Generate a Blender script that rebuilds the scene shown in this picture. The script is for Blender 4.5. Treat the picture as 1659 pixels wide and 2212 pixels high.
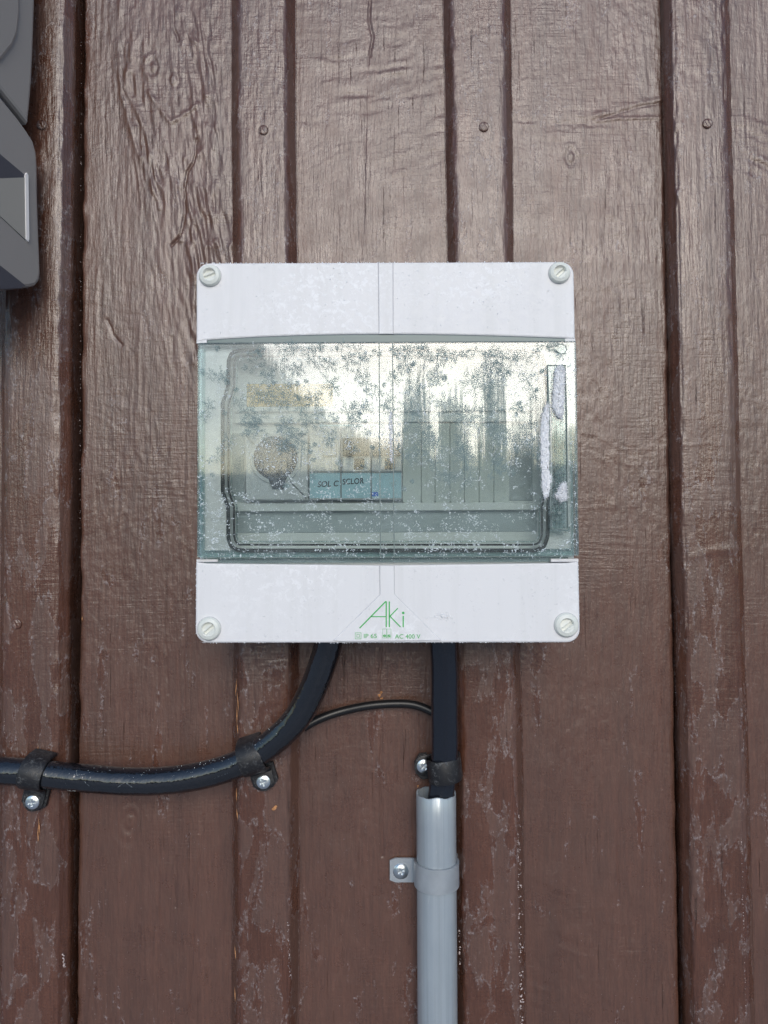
import bpy, bmesh, math, random
import numpy as np
from mathutils import Vector, Matrix, Euler

R = math.radians
scene = bpy.context.scene
for o in list(bpy.data.objects):
    bpy.data.objects.remove(o, do_unlink=True)
col = scene.collection

# ------------------------------------------------------------------ camera
CAM = Vector((0.0, -0.515, 0.0))
PITCH, ROLL = R(1.83), R(0.28)
cd = bpy.data.cameras.new('camera')
cd.sensor_fit = 'VERTICAL'; cd.sensor_height = 36.0; cd.sensor_width = 27.0
cd.lens = 26.0; cd.clip_start = 0.01; cd.clip_end = 2000
cam = bpy.data.objects.new('camera', cd); col.objects.link(cam)
cam.location = CAM
CROT = Matrix.Rotation(math.pi/2 + PITCH, 3, 'X') @ Matrix.Rotation(-ROLL, 3, 'Z')
cam.rotation_euler = CROT.to_euler()
scene.camera = cam

# ------------------------------------------------------------------ light
SUN_EL, SUN_AZ = R(22.5), R(174.0)       # veiled sun behind the photographer, above the forest
w = bpy.data.worlds.new('World'); scene.world = w; w.use_nodes = True
nt = w.node_tree; nt.nodes.clear()
sky = nt.nodes.new('ShaderNodeTexSky'); sky.sky_type = 'NISHITA'; sky.sun_disc = False
sky.sun_elevation = SUN_EL
sky.air_density = 1.3; sky.dust_density = 1.2; sky.ozone_density = 3.0; sky.altitude = 100
sky.sun_rotation = SUN_AZ
bg = nt.nodes.new('ShaderNodeBackground'); bg.inputs['Strength'].default_value = 0.13
out = nt.nodes.new('ShaderNodeOutputWorld')
nt.links.new(sky.outputs[0], bg.inputs[0]); nt.links.new(bg.outputs[0], out.inputs[0])
sd = bpy.data.lights.new('sun', 'SUN'); sd.energy = 0.95; sd.angle = R(33); sd.color = (1.0, 0.945, 0.885)
sun = bpy.data.objects.new('sun', sd); col.objects.link(sun)
# sky sun_rotation is measured clockwise from +Y
sdir = Vector((math.sin(SUN_AZ)*math.cos(SUN_EL), math.cos(SUN_AZ)*math.cos(SUN_EL), math.sin(SUN_EL)))
sun.rotation_euler = sdir.to_track_quat('Z', 'Y').to_euler()
sun.location = (0, -3, 3)

scene.view_settings.view_transform = 'Standard'; scene.view_settings.look = 'None'
scene.view_settings.exposure = 0.55; scene.view_settings.gamma = 1.0
scene.view_settings.use_curve_mapping = False
scene.render.engine = 'CYCLES'
scene.cycles.max_bounces = 10; scene.cycles.transparent_max_bounces = 24
scene.cycles.use_denoising = True
try: scene.cycles.denoising_prefilter = 'NONE'
except Exception: pass

# ------------------------------------------------------------------ helpers
F = 26.0/36*2212
def at(px, py, Y):
    """point on the plane y=Y seen at (px,py) of a 1659 x 2212 picture"""
    d = CROT @ Vector((px-829.5, -(py-1106), -F))
    t = (Y - CAM.y)/d.y
    return CAM + d*t
def X(px, Y, py=1157): return at(px, py, Y).x

def tag(o, label=None, cat=None, group=None, kind=None):
    if label: o['label'] = label
    if cat: o['category'] = cat
    if group: o['group'] = group
    if kind: o['kind'] = kind
    return o
def empty(name, loc=(0,0,0)):
    o = bpy.data.objects.new(name, None); col.objects.link(o); o.location = loc
    o.empty_display_size = 0.02
    return o
def link(name, me, m=None, parent=None, smooth=False):
    if m: me.materials.append(m)
    if smooth:
        me.polygons.foreach_set('use_smooth', [True]*len(me.polygons))
    o = bpy.data.objects.new(name, me); col.objects.link(o)
    if parent:
        o.parent = parent
        o.matrix_parent_inverse = Matrix.Translation(-Vector(parent.location)) if parent.type=='EMPTY' and parent.rotation_euler[:]==(0,0,0) else parent.matrix_world.inverted()
    return o
def mesh(name, V, Fc, m=None, parent=None, smooth=False):
    me = bpy.data.meshes.new(name); me.from_pydata([tuple(v) for v in V], [], Fc); me.update()
    return link(name, me, m, parent, smooth)
def fix(me):
    bm = bmesh.new(); bm.from_mesh(me); bmesh.ops.recalc_face_normals(bm, faces=bm.faces); bm.to_mesh(me); bm.free()

# ---- value noise in numpy
def smooth(t): return t*t*t*(t*(t*6-15)+10)
_grids = {}
def vn(x, z, sx, sz, seed):
    k = seed
    if k not in _grids: _grids[k] = np.random.RandomState(seed).rand(256, 256)
    G = _grids[k]
    u = x/sx + 100.37; v = z/sz + 100.71
    iu = np.floor(u).astype(int); iv = np.floor(v).astype(int)
    fu = smooth(u-iu); fv = smooth(v-iv)
    a = G[iu%256, iv%256]; b = G[(iu+1)%256, iv%256]; c = G[iu%256, (iv+1)%256]; d = G[(iu+1)%256, (iv+1)%256]
    return (a*(1-fu)+b*fu)*(1-fv) + (c*(1-fu)+d*fu)*fv - 0.5
def fb(x, z, sx, sz, seed, n=3):
    s = 0; a = 1.0
    for i in range(n):
        s = s + a*vn(x, z, sx/2**i, sz/2**i, seed+i*17); a *= 0.55
    return s
def ss(e0, e1, x):
    t = np.clip((x-e0)/(e1-e0), 0, 1); return t*t*(3-2*t)

# ------------------------------------------------------------------ materials
MATS = {}
class NT:
    def __init__(s, name):
        s.m = bpy.data.materials.new(name); s.m.use_nodes = True
        s.t = s.m.node_tree; s.t.nodes.clear()
        s.out = s.n('ShaderNodeOutputMaterial')
    def n(s, typ, **kw):
        nd = s.t.nodes.new(typ)
        for k, v in kw.items():
            if k.startswith('i_'):
                nd.inputs[k[2:].replace('_', ' ')].default_value = v
            else: setattr(nd, k, v)
        return nd
    def l(s, a, b): s.t.links.new(a, b)
    def coords(s, scale=(1,1,1), rnd=False):
        tc = s.n('ShaderNodeTexCoord'); mp = s.n('ShaderNodeMapping')
        mp.inputs['Scale'].default_value = scale
        src = tc.outputs['Object']
        s.l(src, mp.inputs['Vector'])
        if rnd:
            oi = s.n('ShaderNodeObjectInfo'); cb = s.n('ShaderNodeCombineXYZ')
            mu = s.n('ShaderNodeMath', operation='MULTIPLY'); mu.inputs[1].default_value = 37.0
            s.l(oi.outputs['Random'], mu.inputs[0]); s.l(mu.outputs[0], cb.inputs['Y'])
            s.l(cb.outputs[0], mp.inputs['Location'])
        return mp.outputs[0]
    def noise(s, vec, scale, detail=4, rough=0.55, dist=0.0):
        nd = s.n('ShaderNodeTexNoise'); nd.inputs['Scale'].default_value = scale
        nd.inputs['Detail'].default_value = detail; nd.inputs['Roughness'].default_value = rough
        nd.inputs['Distortion'].default_value = dist
        s.l(vec, nd.inputs['Vector']); return nd.outputs['Fac']
    def ramp(s, fac, stops):
        nd = s.n('ShaderNodeValToRGB'); cr = nd.color_ramp
        while len(cr.elements) < len(stops): cr.elements.new(0.5)
        for e, (p, c) in zip(cr.elements, stops):
            e.position = p
            e.color = (c[0], c[1], c[2], 1) if hasattr(c, '__len__') else (c, c, c, 1)
        s.l(fac, nd.inputs[0]); return nd.outputs[0]
    def mix(s, f, a, b):
        nd = s.n('ShaderNodeMix', data_type='RGBA')
        for sock, v in ((nd.inputs[0], f), (nd.inputs[6], a), (nd.inputs[7], b)):
            if hasattr(v, 'type') and hasattr(v, 'is_linked'): s.l(v, sock)
            elif hasattr(v, '__len__'): sock.default_value = (v[0], v[1], v[2], 1)
            else: sock.default_value = v
        return nd.outputs[2]
    def math(s, op, a, b=None):
        nd = s.n('ShaderNodeMath', operation=op)
        for i, v in enumerate((a, b)):
            if v is None: continue
            if hasattr(v, 'is_linked'): s.l(v, nd.inputs[i])
            else: nd.inputs[i].default_value = v
        return nd.outputs[0]
    def bump(s, h, strength, dist, nrm=None):
        b = s.n('ShaderNodeBump'); b.inputs['Strength'].default_value = strength; b.inputs['Distance'].default_value = dist
        s.l(h, b.inputs['Height'])
        if nrm: s.l(nrm, b.inputs['Normal'])
        return b.outputs[0]
    def pbsdf(s, color, rough=0.5, metal=0.0, spec=0.5, nrm=None):
        p = s.n('ShaderNodeBsdfPrincipled')
        for k, v in (('Base Color', color), ('Roughness', rough), ('Metallic', metal), ('Specular IOR Level', spec)):
            if hasattr(v, 'is_linked'): s.l(v, p.inputs[k])
            elif hasattr(v, '__len__'): p.inputs[k].default_value = (v[0], v[1], v[2], 1)
            else: p.inputs[k].default_value = v
        if nrm: s.l(nrm, p.inputs['Normal'])
        s.l(p.outputs[0], s.out.inputs[0]); s.p = p
        return s.m

def paint_mat(name, lo, hi, bloom_amt):
    """brown glossy barn paint with a greyish rime film that has frozen off in patches"""
    t = NT(name)
    c1 = t.coords((1, 1, 1), True)
    cst = t.coords((62, 62, 21), True)
    patch = t.noise(cst, 1.0, 9, 0.62, 0.4)
    film = t.ramp(patch, [(lo, 0), (hi, 1)])
    vein = t.ramp(patch, [(lo-0.012, 0), ((lo+hi)/2, 1), (hi+0.012, 0)])
    vmask = t.ramp(t.noise(c1, 420, 5, 0.75, 0.5), [(0.49, 0), (0.60, 1)])
    vein = t.math('MULTIPLY', vein, vmask)
    tone = t.noise(t.coords((60, 60, 5), True), 1.0, 5, 0.6)
    base = t.ramp(tone, [(0.3, (0.082, 0.0330, 0.0200)), (0.7, (0.114, 0.0460, 0.0280))])
    grime = t.ramp(t.noise(t.coords((900, 900, 60), True), 1.0, 4, 0.6), [(0.3, 0.75), (0.65, 1.12)])
    bl = t.n('ShaderNodeMix', data_type='RGBA', blend_type='MULTIPLY'); bl.inputs[0].default_value = 1
    t.l(base, bl.inputs[6]); t.l(grime, bl.inputs[7]); base = bl.outputs[2]
    filmc = t.mix(bloom_amt, base, (0.27, 0.24, 0.22))
    c = t.mix(film, base, filmc)
    c = t.mix(t.math('MULTIPLY', vein, 0.42), c, (0.48, 0.44, 0.45))
    fis = t.math('MULTIPLY', t.ramp(t.noise(t.coords((620, 620, 16), True), 1.0, 5, 0.7, 0.2), [(0.64, 0), (0.70, 1)]), t.ramp(t.noise(t.coords((40, 40, 10), True), 1.0, 3), [(0.45, 0), (0.6, 1)]))
    c = t.mix(t.math('MULTIPLY', fis, 0.7), c, (0.02, 0.009, 0.006))
    # tiny rime specks
    sp = t.noise(c1, 900, 3, 0.6)
    spm = t.math('MULTIPLY', t.ramp(sp, [(0.70, 0), (0.76, 1)]), t.ramp(t.noise(c1, 30, 3), [(0.45, 0), (0.62, 1)]))
    c = t.mix(t.math('MULTIPLY', spm, 0.7), c, (0.6, 0.58, 0.6))
    rg = t.ramp(t.noise(c1, 60, 5, 0.65), [(0.3, 0.17), (0.7, 0.34)])
    rg = t.math('ADD', rg, t.math('MULTIPLY', film, 0.06))
    fine = t.noise(t.coords((700, 700, 70), True), 1.0, 4, 0.6)
    cr = t.noise(c1, 420, 4, 0.6)
    saw = t.noise(t.coords((45, 45, 620), True), 1.0, 3, 0.6)
    h = t.math('ADD', t.math('ADD', t.math('MULTIPLY', fine, 0.8), t.math('MULTIPLY', cr, 0.5)), t.math('MULTIPLY', t.math('MULTIPLY', saw, 0.5), t.ramp(t.noise(t.coords((14, 14, 14), True), 1.0, 2), [(0.45, 0), (0.62, 1)])))
    h = t.math('SUBTRACT', h, t.math('MULTIPLY', fis, 0.8))
    n = t.bump(h, 0.75, 0.0006)
    h2 = t.math('ADD', t.math('MULTIPLY', film, 1.0), t.math('MULTIPLY', vein, 0.8))
    n = t.bump(h2, 0.3, 0.00015, n)
    return t.pbsdf(c, rg, 0.0, 0.8, n)

M = {}
M['board'] = paint_mat('board_paint', 0.36, 0.39, 0.06)
M['batten'] = paint_mat('batten_paint', 0.485, 0.51, 0.085)
def simple(name, color, rough=0.5, metal=0, spec=0.5, bump=None, var=0.0):
    t = NT(name); n = None; c = color
    cc = t.coords()
    if var:
        f = t.noise(cc, 90, 5, 0.6)
        c = t.ramp(f, [(0.3, tuple(v*(1-var) for v in color)), (0.7, tuple(min(1, v*(1+var)) for v in color))])
    if bump: n = t.bump(t.noise(cc, bump[0], 4, 0.6), bump[1], bump[2])
    return t.pbsdf(c, rough, metal, spec, n)

M['dark'] = simple('gap_shade_timber', (0.020, 0.010, 0.008), 0.9, bump=(300, 0.5, 0.001))  # near-black colour deepens the shade in the board gaps
def white_mat():
    t = NT('white_plastic'); cc = t.coords()
    frost = t.noise(cc, 260, 8, 0.72, 0.6)
    zone = t.ramp(t.noise(cc, 14, 3, 0.5), [(0.42, 0), (0.62, 1)])
    fm = t.math('MULTIPLY', t.ramp(frost, [(0.5, 0), (0.60, 1)]), zone)
    drip = t.math('MULTIPLY', t.ramp(t.noise(t.coords((150, 150, 9)), 1.0, 5, 0.6), [(0.48, 0), (0.68, 1)]), 0.22)
    b0 = t.mix(drip, (0.715, 0.71, 0.725), (0.56, 0.56, 0.55))
    c = t.mix(fm, b0, (0.83, 0.83, 0.85))
    dirt = t.math('MULTIPLY', t.ramp(t.noise(cc, 520, 5, 0.65), [(0.60, 0), (0.70, 1)]), t.ramp(t.noise(cc, 40, 2), [(0.45, 0), (0.6, 1)]))
    c = t.mix(t.math('MULTIPLY', dirt, 0.45), c, (0.42, 0.42, 0.45))
    n = t.bump(t.noise(cc, 1500, 3, 0.6), 0.12, 0.0003)
    n = t.bump(frost, 0.25, 0.0002, n)
    return t.pbsdf(c, t.ramp(frost, [(0.3, 0.38), (0.7, 0.6)]), 0, 0.45, n)
M['white'] = white_mat()
M['ivory'] = simple('screw_plastic', (0.66, 0.68, 0.64), 0.4, bump=(900, 0.1, 0.0003))
M['inner'] = simple('inner_cover_plastic', (0.64, 0.67, 0.67), 0.65, spec=0.2)
M['inner_shade'] = simple('inner_recess_shade', (0.36, 0.40, 0.41), 0.7, spec=0.15)  # inner plastic darkened for the shade in the module slot
M['seam'] = simple('seam_grey', (0.42, 0.42, 0.45), 0.6)
M['gasket'] = simple('rubber_gasket', (0.010, 0.008, 0.008), 0.8, spec=0.05)
M['green'] = simple('green_print', (0.045, 0.40, 0.095), 0.5)
M['orange'] = simple('orange_label', (0.72, 0.53, 0.26), 0.7, spec=0.2, var=0.08)
M['blue'] = simple('blue_label', (0.38, 0.57, 0.65), 0.7, spec=0.2, var=0.06)
M['blue2'] = simple('blue_print', (0.02, 0.12, 0.55), 0.5)
M['ink'] = simple('black_ink', (0.02, 0.02, 0.03), 0.6)
M['toggle'] = simple('dark_toggle', (0.015, 0.028, 0.032), 0.75, spec=0.08)
M['socket'] = simple('socket_well', (0.010, 0.010, 0.028), 0.8, spec=0.08)
M['module'] = simple('module_plastic', (0.52, 0.54, 0.56), 0.65, spec=0.2)
M['blank'] = simple('blank_plate', (0.52, 0.56, 0.54), 0.65, spec=0.2)
M['snow'] = simple('snow', (0.84, 0.85, 0.88), 0.7, bump=(900, 0.9, 0.001))

def lid_mat(name, tint, haze_lo, haze_hi, dark=1.0):
    t = NT(name); cc = t.coords()
    tr = t.n('ShaderNodeBsdfTransparent'); tr.inputs[0].default_value = (*[v*dark for v in tint], 1)
    gl = t.n('ShaderNodeBsdfGlossy'); gl.inputs['Roughness'].default_value = 0.045
    wav = t.noise(t.coords((70, 70, 5)), 1.0, 4, 0.55)
    n = t.bump(wav, 0.3, 0.0003)
    t.l(n, gl.inputs['Normal'])
    fr = t.n('ShaderNodeFresnel'); fr.inputs['IOR'].default_value = 1.76
    m1 = t.n('ShaderNodeMixShader'); t.l(fr.outputs[0], m1.inputs[0]); t.l(tr.outputs[0], m1.inputs[1]); t.l(gl.outputs[0], m1.inputs[2])
    df = t.n('ShaderNodeBsdfDiffuse'); df.inputs[0].default_value = (0.60, 0.70, 0.73, 1)
    hz = t.noise(cc, 420, 7, 0.7, 0.3); big = t.noise(cc, 22, 4, 0.6)
    f = t.math('MULTIPLY', t.ramp(hz, [(0.42, 0.35), (0.68, 1)]), t.ramp(big, [(0.35, haze_lo), (0.68, haze_hi)]))
    m2 = t.n('ShaderNodeMixShader'); t.l(f, m2.inputs[0]); t.l(m1.outputs[0], m2.inputs[1]); t.l(df.outputs[0], m2.inputs[2])
    t.l(m2.outputs[0], t.out.inputs[0])
    return t.m
M['lid'] = lid_mat('tinted_clear_lid', (0.94, 0.98, 0.98), 0.04, 0.18)
M['rim'] = lid_mat('tinted_lid_rim', (0.80, 0.90, 0.90), 0.02, 0.12)
M['handle'] = lid_mat('tinted_lid_handle', (0.74, 0.82, 0.82), 0.10, 0.35)
M['tealdark'] = simple('dark_teal_plastic', (0.14, 0.19, 0.19), 0.35)
def frost_mat():
    t = NT('frost_crystal')
    df = t.n('ShaderNodeBsdfDiffuse'); df.inputs[0].default_value = (0.26, 0.34, 0.35, 1)
    tr = t.n('ShaderNodeBsdfTransparent'); tr.inputs[0].default_value = (0.9, 0.95, 0.95, 1)
    m = t.n('ShaderNodeMixShader'); m.inputs[0].default_value = 0.85
    t.l(tr.outputs[0], m.inputs[1]); t.l(df.outputs[0], m.inputs[2]); t.l(m.outputs[0], t.out.inputs[0])
    return t.m
M['frost'] = frost_mat()
M['speck'] = simple('frost_grain', (0.66, 0.72, 0.75), 0.6)
M['cable'] = simple('black_cable_jacket', (0.007, 0.008, 0.011), 0.11, spec=1.0, bump=(50, 0.4, 0.0026))
M['cable_r'] = simple('black_ribbed_jacket', (0.008, 0.010, 0.016), 0.2, spec=0.8, bump=(45, 0.5, 0.0012))
M['cable_t'] = simple('thin_cable_jacket', (0.010, 0.010, 0.011), 0.38)
def clip_mat():
    t = NT('black_clip_plastic'); cc = t.coords()
    f = t.math('MULTIPLY', t.ramp(t.noise(cc, 420, 6, 0.75, 0.8), [(0.52, 0), (0.62, 1)]), t.ramp(t.noise(cc, 120, 3), [(0.4, 0.1), (0.62, 1)]))
    c = t.mix(t.math('MULTIPLY', f, 0.4), (0.013, 0.013, 0.015), (0.24, 0.25, 0.26))
    return t.pbsdf(c, 0.45, 0, 0.5, t.bump(f, 0.5, 0.0003))
M['clip'] = clip_mat()
M['zinc'] = simple('zinc_screw', (0.80, 0.84, 0.84), 0.28, 1.0, bump=(500, 0.15, 0.0003))
M['steel'] = simple('galvanised_steel', (0.36, 0.39, 0.42), 0.42, 0.3, bump=(500, 0.2, 0.0004), var=0.1)
def pipe_mat():
    t = NT('grey_conduit'); 
    st = t.noise(t.coords((260, 260, 3)), 1.0, 4, 0.6)
    bl = t.noise(t.coords((60, 60, 30)), 1.0, 5, 0.6)
    c = t.mix(bl, (0.32, 0.365, 0.40), (0.44, 0.49, 0.53))
    c = t.mix(t.math('MULTIPLY', t.ramp(st, [(0.45, 0), (0.6, 1)]), 0.42), c, (0.24, 0.27, 0.29))  # lengthwise bands in the colour imitate highlights along the pipe
    sc = t.math('MULTIPLY', t.ramp(t.noise(t.coords((500, 500, 60)), 1.0, 5, 0.7), [(0.62, 0), (0.70, 1)]), t.ramp(t.noise(t.coords(), 35, 3), [(0.45, 0), (0.6, 1)]))
    c = t.mix(t.math('MULTIPLY', sc, 0.6), c, (0.55, 0.58, 0.6))
    return t.pbsdf(c, 0.27, 0.25, 0.8, t.bump(st, 0.4, 0.0004))
M['pipe'] = pipe_mat()
M['appl'] = simple('grey_metallic_shell', (0.29, 0.28, 0.275), 0.36, 0.2, bump=(2500, 0.15, 0.0002))
M['appl_shade'] = simple('shaded_shell', (0.055, 0.058, 0.075), 0.4)  # shell colour darkened for faces and gaps in shade
M['appl_in'] = simple('handle_recess_shell', (0.30, 0.29, 0.27), 0.4)
M['appl_lit'] = simple('lit_recess_wall', (0.78, 0.76, 0.76), 0.3)  # shell colour brightened for the lit recess wall
M['bare'] = simple('bare_pine', (0.55, 0.27, 0.12), 0.7, var=0.2)
M['flake'] = simple('pale_paint_flake', (0.55, 0.46, 0.44), 0.6, var=0.15)

# ------------------------------------------------------------------ ground and forest behind the photographer
def build_ground():
    rs = np.random.RandomState(5)
    xs = np.concatenate([[-900, -300, -120], np.linspace(-60, 60, 61), [120, 300, 900]])
    ys = np.concatenate([[-1200, -500, -200], np.linspace(-110, 0.02, 90), [6.0, 40.0]])
    XX, YY = np.meshgrid(xs, ys)
    ZZ = -1.42 + 0.22*vn(XX, YY, 6, 6, 91) + 0.05*vn(XX, YY, 1.7, 1.7, 92)
    ZZ = np.where(YY > -4, -1.40 + (ZZ+1.40)*np.clip(-YY/4, 0, 1), ZZ)
    V = np.stack([XX, YY, ZZ], -1).reshape(-1, 3); nx = len(xs)
    Fc = [(j*nx+i, j*nx+i+1, (j+1)*nx+i+1, (j+1)*nx+i) for j in range(len(ys)-1) for i in range(nx-1)]
    t = NT('dimmed_snow_ground'); cc = t.coords()
    c = t.mix(t.noise(cc, 0.8, 5), (0.20, 0.21, 0.23), (0.42, 0.43, 0.46))  # snow coloured dark to dim its lid reflection and upward bounce
    t.pbsdf(c, 0.7, 0, 0.3, t.bump(t.noise(cc, 3, 6), 0.6, 0.1))
    o = mesh('snowy_ground', V, Fc, t.m, smooth=True)
    tag(o, 'snow covered ground in front of the wall', None, kind='structure')
build_ground()

def build_forest():
    rnd = random.Random(11)
    V = []; Fc = []
    def tri(a, b, c):
        i = len(V); V.extend((a, b, c)); Fc.append((i, i+1, i+2))
    spots = []
    for k in range(520):                         # low dense belt
        spots.append((rnd.uniform(-95, 95), rnd.uniform(-82, -58), rnd.uniform(6.0, 8.55)))
    for px, top in ((560, 1000), (640, 960), (745, 940), (800, 975), (880, 840), (905, 800), (960, 870), (985, 830), (1060, 790), (1075, 830), (1120, 900), (1150, 860), (1230, 930), (1320, 850), (380, 980), (250, 930)):
        D = rnd.uniform(42, 55)                  # seen mirrored in the lid: left-right kept, distance behind the camera
        x = (px-829.5)/F*(D+1.0); h = (1157-top)/F*(D+1.0) + 1.4
        spots.append((x, -D, h))
    for (x, y, h) in spots:
        z0 = -1.45; r = h*(rnd.uniform(0.13, 0.2) if h > 8.6 else rnd.uniform(0.2, 0.3))
        tr = 0.012*h
        for k in range(5):                       # trunk
            a0, a1 = k*2*math.pi/5, (k+1)*2*math.pi/5
            tri((x+tr*math.cos(a0), y+tr*math.sin(a0), z0), (x+tr*math.cos(a1), y+tr*math.sin(a1), z0), (x, y, z0+h*0.9))
        n = 420 if h > 8.6 else 150
        for k in range(n):                       # drooping branch sprays through the crown
            f = rnd.random()**0.8; zz = z0 + h*(0.08+0.92*f)
            rr = r*(1-f)**0.8*rnd.uniform(0.35, 1.0)+0.04*h*0.2; a = rnd.uniform(0, 2*math.pi)
            cx, cy = x+rr*math.cos(a)*0.5, y+rr*math.sin(a)*0.5
            tx, ty = x+rr*1.15*math.cos(a), y+rr*1.15*math.sin(a)
            wv = 0.05*h*(1.15-f)*rnd.uniform(0.5, 1)
            px_, py_ = -math.sin(a)*wv, math.cos(a)*wv
            tri((cx+px_, cy+py_, zz+0.02*h), (cx-px_, cy-py_, zz+0.02*h), (tx, ty, zz-0.035*h))
            tri((x, y, zz+0.05*h*(1-f)), (cx+px_, cy+py_, zz-0.01*h), (cx-px_, cy-py_, zz-0.01*h))
    m = simple('dark_conifer', (0.035, 0.05, 0.045), 0.8, var=0.3)
    o = mesh('conifer_forest', V, Fc, m)
    tag(o, 'dark conifer forest mirrored in the box lid', 'forest', kind='stuff')
build_forest()
def build_hills():  # ridge added to shut out horizon glow behind the trees
    xs = np.linspace(-700, 700, 120); V = []; Fc = []
    hh = 37+9*vn(xs, xs*0, 130, 1, 77)+3*vn(xs, xs*0, 25, 1, 78)+1.6*vn(xs, xs*0, 6, 1, 79)
    for x, h in zip(xs, hh): V += [(x, -330, -1.6), (x, -345, h*0.8), (x, -380, h), (x, -520, -1.6)]
    for i in range(len(xs)-1):
        for k in range(3): Fc.append((i*4+k, i*4+4+k, i*4+5+k, i*4+1+k))
    o = mesh('glow_blocking_hills', V, Fc, simple('wooded_hill', (0.06, 0.08, 0.10), 0.9), smooth=True); tag(o, 'low wooded hills added beyond the forest to block horizon glow', kind='structure')
build_hills()

# ------------------------------------------------------------------ the timber wall
wall = empty('wooden_wall', (0, 0, 0))
tag(wall, 'brown painted timber wall of wide upright boards with narrow battens', 'wall')
YB = -0.013
def zrows(lo=-0.41, hi=0.44, d=0.0009):
    return np.concatenate([np.linspace(-1.38, lo-0.01, 12), np.arange(lo, hi, d), np.linspace(hi+0.01, 1.6, 14)])

def poly_d(xx, zz, pts):
    """distance to polyline, plus 0..1 position along it"""
    best = np.full(xx.shape, 9.0)
    for (a, b) in zip(pts[:-1], pts[1:]):
        dx, dz = b[0]-a[0], b[1]-a[1]; L = dx*dx+dz*dz
        t = np.clip(((xx-a[0])*dx+(zz-a[1])*dz)/L, 0, 1)
        best = np.minimum(best, np.hypot(xx-(a[0]+t*dx), zz-(a[1]+t*dz)))
    return best
def P(px, py, Y=0.0):
    v = at(px, py, Y); return (v.x, v.z)

def relief(x, z, seed, feats=(), wr=None, fiber=1.0, Y=0.0):
    """outward relief in metres"""
    warp = 0.004*vn(x, z, 0.03, 0.12, seed+1) + 0.0012*vn(x, z, 0.008, 0.03, seed+2)
    xw = x + warp
    h = 0.00021*fiber*fb(xw, z, 0.0024, 0.040, seed+3, 2)
    h = h + 0.00045*vn(xw, z, 0.018, 0.35, seed+5)
    h = h + 0.00016*fb(x, z, 0.0032, 0.0064, seed+6, 2)*(0.35+1.3*ss(-0.1, 0.25, vn(x, z, 0.05, 0.08, seed+8)))
    sawm = ss(-0.05, 0.25, vn(x, z, 0.06, 0.10, seed+9))
    h = h + 0.00011*vn(x, z+0.03*vn(x, z, 0.05, 0.05, seed+11), 0.022, 0.0026, seed+10)*sawm
    if wr:                                        # wrinkled, flaking paint along the grain
        for (px0, px1, py0, py1, amp, slant) in wr:
            a = P(px0, py0, Y); b = P(px1, py1, Y)
            xc = x + slant*(z-a[1])
            m = ss(0, 0.02, xc-a[0])*ss(0, 0.02, b[0]-xc)*ss(0, 0.05, a[1]-z)*ss(0, 0.06, z-b[1])
            m = m*(0.45+1.1*ss(-0.2, 0.3, vn(x, z, 0.02, 0.06, seed+21)))
            n1 = vn(xc+0.002*vn(x, z, 0.01, 0.02, seed+22), z, 0.0034, 0.021, seed+20)
            rid = 1-np.abs(2.6*n1); rid = np.clip(rid, 0, 1)**1.5
            n2 = vn(xc, z, 0.0023, 0.011, seed+23)
            h = h + m*amp*(0.75*rid + 0.9*n2)
    for (kind, pts, wd, amp) in feats:
        q = [P(px, py, Y) for px, py in pts]
        jx = 0.0012*vn(x, z, 0.01, 0.006, seed+31)
        d = poly_d(x+jx, z, q)
        g = np.exp(-(d/wd)**2)
        brk = 0.55+0.9*vn(x, z, 0.012, 0.012, seed+32)
        if kind == 'crack': h = h - amp*g*np.clip(brk+0.3, 0, 1)
        elif kind == 'ridge': h = h + amp*g*np.clip(brk, 0, 1.2)
        elif kind == 'ring':
            c = q[0]; rr = np.hypot((x-c[0]), (z-c[1])*0.62) + 0.002*vn(x, z, 0.015, 0.015, seed+33)
            fall = np.exp(-(rr/wd)**2)
            h = h + amp*fall*np.sin(rr/0.0031*2*math.pi*0.62)
        elif kind == 'arcs':                       # swooping cross ripples
            c = q[0]; rr = np.hypot((x-c[0])*0.75, (z-c[1])) + 0.003*vn(x, z, 0.02, 0.01, seed+34)
            fall = np.exp(-(np.hypot(x-q[1][0], z-q[1][1])/wd)**2)
            h = h + 2.6*amp*fall*vn(rr+0.002*vn(x, z, 0.006, 0.006, seed+37), x, 0.0034, 0.030, seed+36)*np.clip(0.5+1.6*vn(x, z, 0.016, 0.012, seed+35), 0, 1.1)
    return h

def grid_obj(name, VX, VY, VZ, m, parent):
    nr, nc = VX.shape
    V = np.stack([VX, VY, VZ], -1).reshape(-1, 3).astype(np.float32)
    j, i = np.meshgrid(np.arange(nr-1), np.arange(nc-1), indexing='ij')
    a = (j*nc+i).ravel()
    Q = np.stack([a, a+1, a+1+nc, a+nc], -1).astype(np.int32)
    me = bpy.data.meshes.new(name)
    me.vertices.add(len(V)); me.vertices.foreach_set('co', V.ravel())
    me.loops.add(Q.size); me.loops.foreach_set('vertex_index', Q.ravel())
    me.polygons.add(len(Q)); me.polygons.foreach_set('loop_start', np.arange(0, Q.size, 4, dtype=np.int32))
    me.update(calc_edges=True)
    me.polygons.foreach_set('use_smooth', np.ones(len(Q), dtype=bool))
    return link(name, me, m, parent)

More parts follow.
